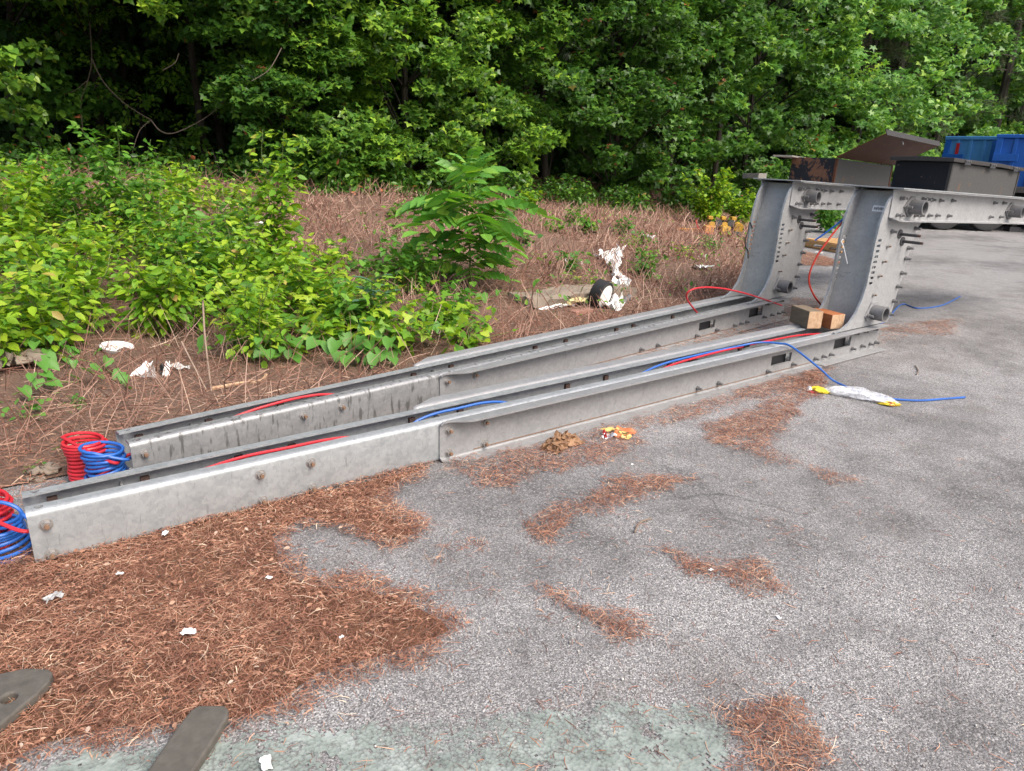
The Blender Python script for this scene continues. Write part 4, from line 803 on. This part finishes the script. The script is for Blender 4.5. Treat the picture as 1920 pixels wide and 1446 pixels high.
# ------------------------------------------------------------------ plants
def stemshrub(name, px, py, hgt_, nst, spread, leafL, m, label, group, dens=1.0, T=T_OV, stemm='green_stem', lean=0.0, pinnate=False):
    p = at(px, py); e = thing(name, label, 'shrub', p, rng.uniform(0, 6), group); ST = MB(); PP = []; DD = []; LL = []
    for s in range(nst):
        a = rng.uniform(0, 2*math.pi); r0 = rng.uniform(0, .12)*spread*2; h = hgt_*rng.uniform(.55, 1.08); out = spread*rng.uniform(.3, 1.0)
        dx, dy = math.cos(a), math.sin(a); C_ = [Vector((dx*r0*.3, dy*r0*.3, -.03))]
        for k in range(1, 6): q = k/5; C_.append(Vector((dx*(r0*.3+out*q**1.4)+rng.normal(0, .015), dy*(r0*.3+out*q**1.4)+rng.normal(0, .015), h*q*(1-.12*q*q))))
        C_ = catmull(C_, 4); ST.tube(C_, [.006*(1-.75*i/len(C_)) for i in range(len(C_))], 5)
        nl = int(dens*h/.9*(46 if not pinnate else 60))
        for k in range(nl):
            q = rng.uniform(.18, 1); c = C_[min(int(q*(len(C_)-1)), len(C_)-1)]; b = rng.uniform(0, 2*math.pi); off = rng.uniform(0, .16)*(1.25-q*.7)
            d_ = np.array([math.cos(b), math.sin(b), rng.normal(.1, .35)]); PP.append(np.array(c)+d_*off); DD.append(d_+np.array([0, 0, -.25])); LL.append(leafL*rng.uniform(.55, 1.25)*(1.1-.3*q))
    ST.build('stem', stemm, e, True); n = len(PP)
    v, f = leaves(np.array(PP), np.array(DD), rdir(n, 2.2), np.array(LL), T); npmesh('foliage', v, f, m, e); return e
SH = [(40, 520, 1.05, 11, .42, 'leaf_shrub', 'tall yellow-green shrub against the dark hollow, leftmost of the thicket'), (150, 600, .8, 11, .45, 'leaf_shrub', 'yellow-green shrub behind the white foam plate'), (255, 480, 1.15, 11, .45, 'leaf_shrub_deep', 'darker green shrub under the dead leaning branch'),
      (95, 670, .6, 10, .38, 'leaf_shrub', 'low yellow-green shrub above the flat pale rock'), (20, 690, .55, 9, .35, 'leaf_shrub', 'yellow-tinged low shrub beside the flat pale rock'), (360, 570, .75, 10, .42, 'leaf_shrub_deep', 'mid-green shrub in the middle of the thicket'), (300, 640, .6, 10, .3, 'leaf_shrub', 'reddish-tipped shrub hanging over the black and white packaging'),
      (460, 600, .75, 11, .4, 'leaf_shrub', 'bright green shrub in front of the white plastic scrap'), (525, 545, 1.3, 9, .25, 'leaf_shrub', 'tall slender bright shrub beside the white plastic scrap'), (590, 620, .6, 11, .36, 'leaf_shrub', 'bright lobed shrub left of the blue-grey thistle'), (500, 660, .5, 10, .36, 'leaf_shrub', 'green shrub at the vine edge with an orange tag'),
      (780, 560, .55, 10, .4, 'leaf_shrub_deep', 'low green bush left of the compound-leaf sapling'), (180, 480, .8, 9, .5, 'leaf_shrub_deep', 'green shrub deep in the thicket by the hollow'), (60, 470, .8, 9, .5, 'leaf_shrub', 'yellow-green shrub at the edge of the hollow'), (340, 470, .8, 9, .5, 'leaf_shrub', 'shrub with upright shoots in front of the dead vines'), (430, 500, .6, 9, .4, 'leaf_shrub_deep', 'small green shrub near the bare brown gap'),
      (680, 640, .5, 9, .35, 'leaf_shrub_deep', 'leafy weed behind the blue-grey thistle'), (850, 600, .3, 7, .25, 'leaf_shrub_deep', 'small weed under the compound-leaf sapling')]
for px, py, h, ns, sp, m_, lb in SH: stemshrub('leafy_shrub', px, py, h*1.28, ns, sp, .105, m_, lb, 'shrubs of the roadside thicket', 1.4)
MIXT = [T_OV, T_OV, T_HEART, T_MAPLE]
for j, py in enumerate((388, 405, 430, 475, 520, 570, 620, 665)):
    for px in range(-40, 880, (150, 130, 120, 110, 105, 95, 90, 100)[j]):
        if (py > 600 and 190 < px < 400) or (py < 500 and px > 500) or (py == 475 and px > 470) or (py > 640 and px < 420) or (px > 600 and rng.uniform() < .35): continue
        hh = rng.uniform(.4, .95) if px < 560 else rng.uniform(.3, .5); k_ = int(rng.integers(4))
        stemshrub('leafy_shrub', px+rng.uniform(-30, 30), py+rng.uniform(-14, 14), hh if py > 410 else hh*.8, 8, .5, (.1, .08, .085, .1)[k_], 'leaf_shrub' if rng.uniform() < .72 else 'leaf_shrub_deep', 'bright green shrub filling the roadside thicket', 'filler shrubs of the roadside thicket', 1.15, MIXT[k_])
for px, py, h, ns, sp, m_, lb in [(1325, 424, 1.4, 22, .7, 'leaf_shrub', 'round-leaved green bush behind the yellow machine'), (1385, 426, 1.05, 15, .55, 'leaf_shrub', 'smaller round-leaved bush beside the one behind the machine'), (1205, 525, .32, 6, .18, 'leaf_vine', 'small leafy weed near the crumpled white paper'), (1150, 375, .35, 6, .25, 'leaf_shrub', 'bright weed far back at the foot of the woods'), (1200, 400, .3, 6, .25, 'leaf_vine', 'pale weed in the dry stems near the trees'), (1100, 440, .35, 6, .25, 'leaf_shrub_deep', 'weed in the dry stems above the foam wrap'), (985, 400, .5, 8, .25, 'leaf_shrub', 'yellow-tipped sapling behind the compound-leaf sapling'), (1330, 470, .3, 8, .3, 'leaf_vine', 'low weed in front of the yellow machine'), (1548, 436, .9, 14, .6, 'leaf_vine', 'drooping green bush seen between the two uprights'), (1420, 400, .6, 8, .4, 'leaf_shrub_deep', 'bush beside the stained upright'),
      (60, 790, .12, 4, .12, 'leaf_vine', 'tiny bright seedling on the litter left of the coils'), (60, 890, .06, 3, .05, 'leaf_vine', 'tiny sprout by the pale crumbly stone'), (140, 770, .09, 3, .05, 'leaf_vine', 'tiny seedling on open litter')]:
    stemshrub('leafy_weed', px, py, h, ns, sp, .1 if h > .3 else .05, m_, lb, 'weeds on the bank', 1.3, T_HEART)
for k in range(26):
    px, py = rng.uniform(600, 1290), rng.uniform(372, 545)
    if px < 1010 and py > 470: continue
    stemshrub('leafy_weed', px, py, rng.uniform(.2, .42), 5, .22, .075, ('leaf_vine', 'leaf_shrub', 'leaf_shrub_deep')[k % 3], 'small green weed sprouting in the dry stems of the bank', 'sprouts in the dry stems', 1.2, (T_HEART, T_OV, T_MAPLE)[k % 3])
# compound-leaf sapling: fronds are parts
FR = {}
def frond_mesh(nl, L, ll):
    b = MB(); C_ = [Vector((0, L*q, L*(.28*math.sin(q*2.0)-.42*q*q))) for q in np.linspace(0, 1, 9)]; b.tube(C_, [.0045*(1-.7*i/8) for i in range(9)], 5)
    PP, DD, NN, LL = [], [], [], []
    for k in range(nl):
        q = .16+.82*k/(nl-1); c = Vector((0, L*q, L*(.28*math.sin(q*2.0)-.42*q*q)))
        for s in ((-1, 1) if k < nl-1 else (0,)):
            PP.append(c); DD.append((s*1.0, .45 if s else 1, -.3)); NN.append((s*.15, -.1, 1)); LL.append(ll*(.75+.5*math.sin(q*2.6))*random.uniform(.9, 1.1))
    v, f = leaves(np.array([tuple(c) for c in PP]), np.array(DD, float), np.array(NN, float), np.array(LL), T_OV); b.add(v, [tuple(q) for q in f]); me = b.mesh('frond'); me.materials.append(MAT['leaf_sapling']); return me
p = at(878, 552); e = thing('sapling', 'tall sapling with long compound leaves in the dry weeds', 'sapling', p, 0)
topz = 1.32; C_ = catmull([(0, 0, -.05), (.02, .0, .4), (-.01, .03, .8), (.02, .02, 1.1), (.0, .03, topz)], 5); MB().tube(C_, [.014*(1-.75*i/len(C_)) for i in range(len(C_))], 7).build('stem', 'green_stem', e, True)
FM = [frond_mesh(7, .5, .165), frond_mesh(8, .58, .17), frond_mesh(6, .4, .13), frond_mesh(9, .34, .07)]
camdir = math.atan2(-p[1], -p[0])
for i in range(46):
    q = .12+.88*(i/45); z = topz*q; a = i*2.4+camdir; me = FM[0 if i % 2 else 1] if q < .72 else (FM[2] if q < .88 else FM[3])
    o = child(me, 'frond', e, (0, .02*q, z), a); o.rotation_euler = (rng.uniform(-.1, .35)+(.55 if q > .8 else 0), rng.normal(0, .15), a); o.scale = (rng.uniform(.85, 1.15)*(.85 if q < .4 else 1.25 if q < .85 else 1.0),)*3
# blue-grey thistle
p = at(705, 640); e = thing('thistle', 'blue-grey spiny thistle among the bright shrubs', 'thistle', p); MB().tube([(0, 0, -.03), (0, .01, .3), (.01, 0, .55)], [.009, .007, .003], 6).build('stem', 'green_stem', e, True)
tv = []; tf = []
for s in (-1, 1):
    k0 = len(tv); 
    for i in range(9): q = i/8; tv += [(0, q, .1*math.sin(q*3)), (s*(.16*math.sin(q*2.9)+(.07 if i % 2 else 0)), q-.03, .1*math.sin(q*3)+.05)]
    for i in range(8): tf.append((k0+2*i, k0+2*i+2, k0+2*i+3, k0+2*i+1))
me = MB().add(tv, tf).mesh('leaf'); me.materials.append(MAT['leaf_blue'])
for i in range(13): o = child(me, 'leaf', e, (0, 0, .08+.035*i), 0); o.rotation_euler = (rng.uniform(-.1, .5), 0, i*2.4); o.scale = (.3-.01*i,)*3
# heart-leaved ground vines: leaves are parts
hv, hf = T_HEART; LMS = []
for k in range(3):
    me = MB().add([(a, b, c*(1+.6*k)) for a, b, c in hv], [tuple(q) for q in hf]).mesh('leaf'); me.materials.append(MAT['leaf_vine']); me.polygons.foreach_set('use_smooth', [True]*len(me.polygons)); LMS.append(me)
def vine(path, nleaf, label, sz=.115):
    P = [at(*q) for q in path]; b0 = P[0]; e = thing('ground_vine', label, 'vine', b0, 0, 'heart-leaved vines'); C_ = catmull([tuple(q-b0+np.array([0, 0, .05+.06*rng.uniform()])) for q in P], 8)
    MB().tube(C_, .004, 5).build('stem', 'green_stem', e, True)
    for k in range(nleaf):
        c = C_[rng.integers(len(C_))]; a = rng.uniform(0, 6.28); r = rng.uniform(.02, .22); x, y = c.x+r*math.cos(a), c.y+r*math.sin(a)
        z = max(hgt(b0[0]+x, b0[1]+y)[0]-b0[2]+.04, c.z+rng.uniform(-.02, .16)); o = child(LMS[k % 3], 'leaf', e, (x, y, z), 0)
        o.rotation_euler = Vector((rng.normal(.15, .3), rng.normal(0, .3), math.radians(-90)+math.atan2(-b0[1], -b0[0])+math.pi/2+rng.normal(0, .8)+math.pi)); o.rotation_euler[2] = math.atan2(-b0[1], -b0[0])-math.pi/2+rng.normal(0, .9); o.rotation_euler[0] = rng.normal(-.55, .25); o.scale = (sz*rng.uniform(.55, 1.25),)*3
vine([(520, 690), (580, 670), (640, 650), (700, 655)], 44, 'vine with many heart leaves hanging over the stained frame edge'); vine([(440, 690), (500, 650), (560, 610)], 34, 'heart-leaved vine climbing into the bright shrubs')
vine([(640, 690), (700, 680), (760, 660), (830, 630)], 36, 'heart-leaved vine trailing toward the tissue scrap'); vine([(760, 610), (840, 590), (930, 570), (1000, 560)], 14, 'sparse vine running toward the concrete slab'); vine([(30, 770), (90, 740), (150, 735)], 16, 'vine with few leaves by the flat pale rock', .08); vine([(30, 660), (100, 690), (190, 700), (240, 740)], 22, 'vine in front of the white foam plate', .075)
# dead leaning sticks
for pp, r, lb, hh in [([(185, 420), (240, 340)], .03, 'grey dead branch leaning in the left thicket', 1.1), ([(398, 742), (385, 640), (380, 560)], .006, 'thin bare stalk standing in the litter behind the stained frame', .75), ([(400, 745), (360, 680), (340, 640)], .005, 'thin bare stalk leaning left beside the standing one', .4), ([(1030, 490), (1020, 450)], .006, 'pale dead stalk in dry weeds near the sapling', .4), ([(1040, 500), (1060, 470)], .006, 'forked pale stalk in dry weeds near the sapling', .35)]:
    a = at(*pp[0]); q = [a-np.array([0, 0, .05])]; d = np.linalg.norm(a-CAMP)
    for k in pp[1:]:
        dr = ray(*k); t_ = ((a-CAMP)@fw); q.append(CAMP+dr*t_)
    o = MB().tube(catmull([tuple(v) for v in q], 5), r, 6).build('dead_stalk', 'dead_twig', None, True); tag(o, lb, 'stalk', 'dead stalks')
for i, pp in enumerate([[(398, 737), (450, 727), (490, 722), (500, 712)], [(1140, 410), (1100, 420)]]):
    o = MB().tube(catmull([tuple(at(*q)+np.array([0, 0, .03])) for q in pp], 5), .012, 6).build('dry_stick', 'wood_end', None, True); tag(o, ['pale dry corn-like husk stick lying behind the stained frame', 'pale stick far back in dry weeds'][i], 'stick')
# ------------------------------------------------------------------ trees
def tree(px, D, H_, base, R, T, leafL, nleaf, m, label, group, trunk_r=.09, back=1.0, gapz=None, name='broadleaf_tree', bias=1.0, cl=None, topx=1.0):
    x, y = colD(px, D); z0 = float(hgt(x, y)[0]); e = thing(name, label, 'tree', (x, y, z0), 0, group); tb = MB()
    P = [(0, 0, -.2), (rng.normal(0, .1), rng.normal(0, .1), H_*.3), (rng.normal(0, .2), rng.normal(0, .2), H_*.62), (rng.normal(0, .3), rng.normal(0, .3), H_*.97)]
    tc = np.array([-x, -y]); tc /= np.linalg.norm(tc); P = [(p_[0]-tc[0]*back, p_[1]-tc[1]*back, p_[2]) for p_ in P]; C_ = catmull(P, 5); tb.tube(C_, [trunk_r*(1-.85*i/len(C_)) for i in range(len(C_))], 8); per = np.array([-tc[1], tc[0]])
    nc = cl or 110; cen = []
    while len(cen) < nc:
        q = rng.uniform(0, 1)**(1/topx); z = base+(H_-base)*q; prof = R*(math.sin(math.pi*min(1, .22+.72*q))**.6)
        r = prof*math.sqrt(rng.uniform(.25, 1)); a = rng.uniform(0, 2*math.pi); fx = math.cos(a)
        if fx < -.15 and rng.uniform() < .75: continue
        cen.append((tc*fx*r+per*math.sin(a)*r).tolist()+[z])
    cen = np.array(cen)
    for c in cen[::5]:
        k = min(int(len(C_)*max(.05, (c[2]-.5*np.hypot(c[0], c[1]))/H_)), len(C_)-1); s = C_[max(k, 1)]; mid = (s+Vector(c))/2+Vector((0, 0, .15)); tb.tube(catmull([s, mid, Vector(c)], 4), [.03*(1-.085*i) for i in range(9)], 5)
    tb.build('trunk', 'bark', e, True)
    per_c = max(3, nleaf//nc); n = per_c*nc; ci = np.repeat(np.arange(nc), per_c); cs = rng.uniform(.28, .62, nc)*R/2.2
    off = rng.normal(size=(n, 3)); off /= np.linalg.norm(off, axis=1, keepdims=True); off *= rng.uniform(.15, 1, n)[:, None]**.6; off[:, 2] *= .55
    rad = np.hypot(off[:, 0], off[:, 1]); off[:, 2] -= .25*rad**2
    Pn = cen[ci]+off*cs[ci][:, None]; dirn = off.copy(); dirn[:, :2] += .7*np.array(tc); dirn[:, 2] = -.45+rng.normal(0, .35, n); nn = rdir(n, 1.6); nn[:, :2] += .7*np.array(tc)
    Ls = leafL*rng.uniform(.45, 1.25, n); Ls *= np.where(Pn[:, 2]+z0 > HC+D*.24, 1.7, 1.0)
    v, f = leaves(Pn, dirn, nn, Ls, T); npmesh('crown', v, f, m, e); return e
G1 = 'trees along the edge of the woods'
TR = [(-130, 11.0, 8.5, .6, 2.0, T_HEART, .13, 5200, 'leaf_ivy', 'dark broadleaf tree left of the hollow', {}), (45, 13.2, 8.5, .5, 1.6, T_HEART, .12, 5200, 'leaf_maple', 'broadleaf tree on the left rim of the dark hollow', {}),
      (190, 12.6, 8.0, 3.0, 1.9, T_HEART, .13, 7000, 'leaf_ivy', 'broadleaf tree with foliage hanging over the left of the hollow', {'topx': 1.3, 'back': 2.6}), (385, 12.3, 8.0, 2.6, 1.9, T_MAPLE, .14, 9000, 'leaf_ivy', 'maple with foliage hanging over the right of the hollow', {'topx': 1.3, 'back': 2.6}),
      (520, 12.9, 8.5, .25, 1.35, T_MAPLE, .115, 14000, 'leaf_maple', 'vine-draped tree on the right rim of the dark hollow', {}), (640, 13.3, 8.5, .2, 1.5, T_MAPLE, .115, 16000, 'leaf_ivy', 'bright vine-covered tree behind the bare brown gap', {}),
      (770, 14.2, 8.5, .2, 1.6, T_MAPLE, .115, 16000, 'leaf_ivy', 'vine-covered tree straight behind the compound-leaf sapling', {}), (905, 15.6, 9, .3, 1.7, T_MAPLE, .12, 15000, 'leaf_ivy', 'red-tipped maple right of the compound-leaf sapling', {}),
      (1030, 16.6, 9, 1.5, 2.0, T_MAPLE, .12, 13000, 'leaf_maple', 'maple with drooping boughs above the dark gap by the dry bank', {}), (1150, 18.0, 9, .7, 2.1, T_MAPLE, .12, 14000, 'leaf_maple', 'dark maple behind the foam wrap', {}),
      (1255, 19.3, 9.5, .3, 2.1, T_MAPLE, .15, 11000, 'leaf_maple', 'dark star-leaved tree left of the round-leaved bush', {}), (1345, 19.6, 10, 2.6, 1.9, T_STAR, .19, 5200, 'leaf_gum', 'bright sweetgum above the round-leaved bush', {}),
      (1400, 21.5, 10, .2, 2.2, T_MAPLE, .16, 11000, 'leaf_maple', 'dark tree behind the stained upright', {}), (1500, 23.0, 11, .2, 2.6, T_STAR, .2, 7000, 'leaf_gum', 'sweetgum behind the rusty toolbox', {}), (1600, 25.5, 11, .2, 2.6, T_MAPLE, .2, 9000, 'leaf_gum', 'sweetgum behind the open brown lid', {}),
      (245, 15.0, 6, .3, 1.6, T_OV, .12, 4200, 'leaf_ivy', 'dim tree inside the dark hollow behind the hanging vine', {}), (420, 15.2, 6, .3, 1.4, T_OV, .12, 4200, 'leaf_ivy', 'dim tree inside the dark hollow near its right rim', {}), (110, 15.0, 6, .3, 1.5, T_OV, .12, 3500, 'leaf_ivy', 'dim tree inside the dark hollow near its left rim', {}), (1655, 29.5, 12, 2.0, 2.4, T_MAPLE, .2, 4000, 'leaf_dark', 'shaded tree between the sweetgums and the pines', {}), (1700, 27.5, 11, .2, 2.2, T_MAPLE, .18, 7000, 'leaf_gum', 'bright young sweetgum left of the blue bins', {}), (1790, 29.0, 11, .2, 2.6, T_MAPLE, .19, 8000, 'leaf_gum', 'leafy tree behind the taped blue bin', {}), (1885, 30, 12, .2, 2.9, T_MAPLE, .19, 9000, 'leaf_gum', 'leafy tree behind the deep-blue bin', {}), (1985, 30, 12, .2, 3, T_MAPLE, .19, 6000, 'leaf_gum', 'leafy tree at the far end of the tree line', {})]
for px, D, H_, base, R, T, lL, nl, m_, lb, kw in TR: tree(px, D, H_, base, R, T, lL, nl, m_, lb, G1, cl=int(nl/75), **kw)
# pines: needle tufts
def pine(px, D, H_, label):
    x, y = colD(px, D); z0 = float(hgt(x, y)[0]); e = thing('pine_tree', label, 'tree', (x, y, z0), 0, 'pines behind the bins'); tb = MB(); tb.tube([(0, 0, -.2), (.05, .05, H_*.5), (0, .1, H_)], [.2, .14, .03], 8)
    PP, DD = [], []
    for k in range(34):
        z = H_*rng.uniform(.25, .98); a = rng.uniform(0, 6.28); L = rng.uniform(1.2, 2.8)*(1.15-z/H_*.7); d = np.array([math.cos(a), math.sin(a), -.12]); tb.tube([(0, 0, z), tuple(d*L*.5+np.array([0, 0, z+.1])), tuple(d*L+np.array([0, 0, z]))], [.035, .02, .006], 5)
        for j in range(10):
            q = rng.uniform(.35, 1.02); c = d*L*q+np.array([0, 0, z+.1*q])+rng.normal(0, .14, 3)
            n = 34; PP.append(np.tile(c, (n, 1))); DD.append(rdir(n, -.1, .9)+d*.5)
    tb.build('trunk', 'bark', e, True); PP = np.concatenate(PP); DD = np.concatenate(DD); n = len(PP); T = (np.array([(-.012, 0, 0), (.012, 0, 0), (.006, 1, -.12), (-.006, 1, -.12)]), np.array([(0, 1, 2, 3)]))
    v, f = leaves(PP, DD, rdir(n, .3), rng.uniform(.22, .42, n), T); npmesh('crown', v, f, 'needle_pine', e)
for px, D, H_, lb in [(1655, 27.6, 12, 'grey-green pine above the open brown lid'), (1745, 28.6, 12, 'pine above the taped blue bin'), (1850, 28.6, 13, 'pine with brownish needles above the deep-blue bin'), (1590, 27.2, 11, 'thin pine among the sweetgums')]: pine(px, D, H_, lb)
# deeper trees and the wood behind
for i, px in enumerate(range(-330, 2200, 150)):
    D = float(np.interp(px, [-400, 300, 640, 960, 1280, 1480, 1700, 2000], [12.5, 15.5, 17, 20, 25, 28.5, 33, 35]))+rng.uniform(-.3, .6)
    if 100 < px < 500: D += 1.6
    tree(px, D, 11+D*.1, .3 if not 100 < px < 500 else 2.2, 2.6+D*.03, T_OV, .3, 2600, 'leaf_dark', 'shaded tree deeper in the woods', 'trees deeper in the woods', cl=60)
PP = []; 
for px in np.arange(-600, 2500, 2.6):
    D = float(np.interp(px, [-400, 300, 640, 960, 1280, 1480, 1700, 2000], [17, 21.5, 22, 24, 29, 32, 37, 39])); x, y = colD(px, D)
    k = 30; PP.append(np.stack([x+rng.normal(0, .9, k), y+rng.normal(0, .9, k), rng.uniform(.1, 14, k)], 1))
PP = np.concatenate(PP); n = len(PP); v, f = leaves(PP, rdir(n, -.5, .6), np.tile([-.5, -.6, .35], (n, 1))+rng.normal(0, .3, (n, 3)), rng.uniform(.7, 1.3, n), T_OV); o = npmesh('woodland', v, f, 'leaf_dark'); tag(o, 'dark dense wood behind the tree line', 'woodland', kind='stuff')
# dark undergrowth at the foot of the trees
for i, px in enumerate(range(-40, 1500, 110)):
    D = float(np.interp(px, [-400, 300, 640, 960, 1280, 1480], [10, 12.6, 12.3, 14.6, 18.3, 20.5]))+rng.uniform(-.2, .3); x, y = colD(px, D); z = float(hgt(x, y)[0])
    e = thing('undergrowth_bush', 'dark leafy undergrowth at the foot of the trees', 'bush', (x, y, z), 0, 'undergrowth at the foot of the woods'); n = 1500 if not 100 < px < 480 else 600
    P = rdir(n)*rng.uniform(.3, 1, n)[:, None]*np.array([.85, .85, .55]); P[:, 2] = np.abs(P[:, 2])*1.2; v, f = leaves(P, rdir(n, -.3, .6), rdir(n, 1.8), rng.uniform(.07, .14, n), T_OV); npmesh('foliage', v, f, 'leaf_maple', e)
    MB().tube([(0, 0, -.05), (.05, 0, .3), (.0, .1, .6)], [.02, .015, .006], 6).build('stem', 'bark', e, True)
# bare vines in the hollow
for i, (pp, D, r) in enumerate([([(168, 40), (172, 110), (165, 150), (152, 190), (155, 245)], 12.6, .014), ([(172, 110), (195, 155), (235, 195), (283, 225)], 12.5, .016), ([(283, 225), (300, 245), (325, 250), (370, 230), (405, 205), (440, 160)], 12.4, .018), ([(165, 150), (140, 170), (118, 178)], 12.6, .01), ([(283, 225), (262, 245), (250, 280), (247, 300)], 12.4, .012), ([(528, 90), (505, 130), (472, 152)], 11.2, .012), ([(335, 100), (328, 118), (305, 132)], 11.6, .012), ([(222, 335), (215, 370), (210, 400)], 11.3, .022)]):
    P = [CAMP+ray(*q)*D for q in pp]; o = MB().tube(catmull([tuple(q) for q in P], 6), [r*.62*(1-.02*k) for k in range(len(catmull(P, 6)))], 6).build('bare_vine', 'vine_bark', None, True)
    tag(o, ['bare vine hanging down the left of the hollow', 'bare vine sagging from the hanging one', 'bare vine swinging up to the right rim of the hollow', 'short bare twig off the hanging vine', 'thin vine dropping below the sagging fork', 'pale curved twig on the right rim of the hollow', 'pale twig under the overhanging maple', 'upright pale stem beside the leaning branch'][i], 'vine')
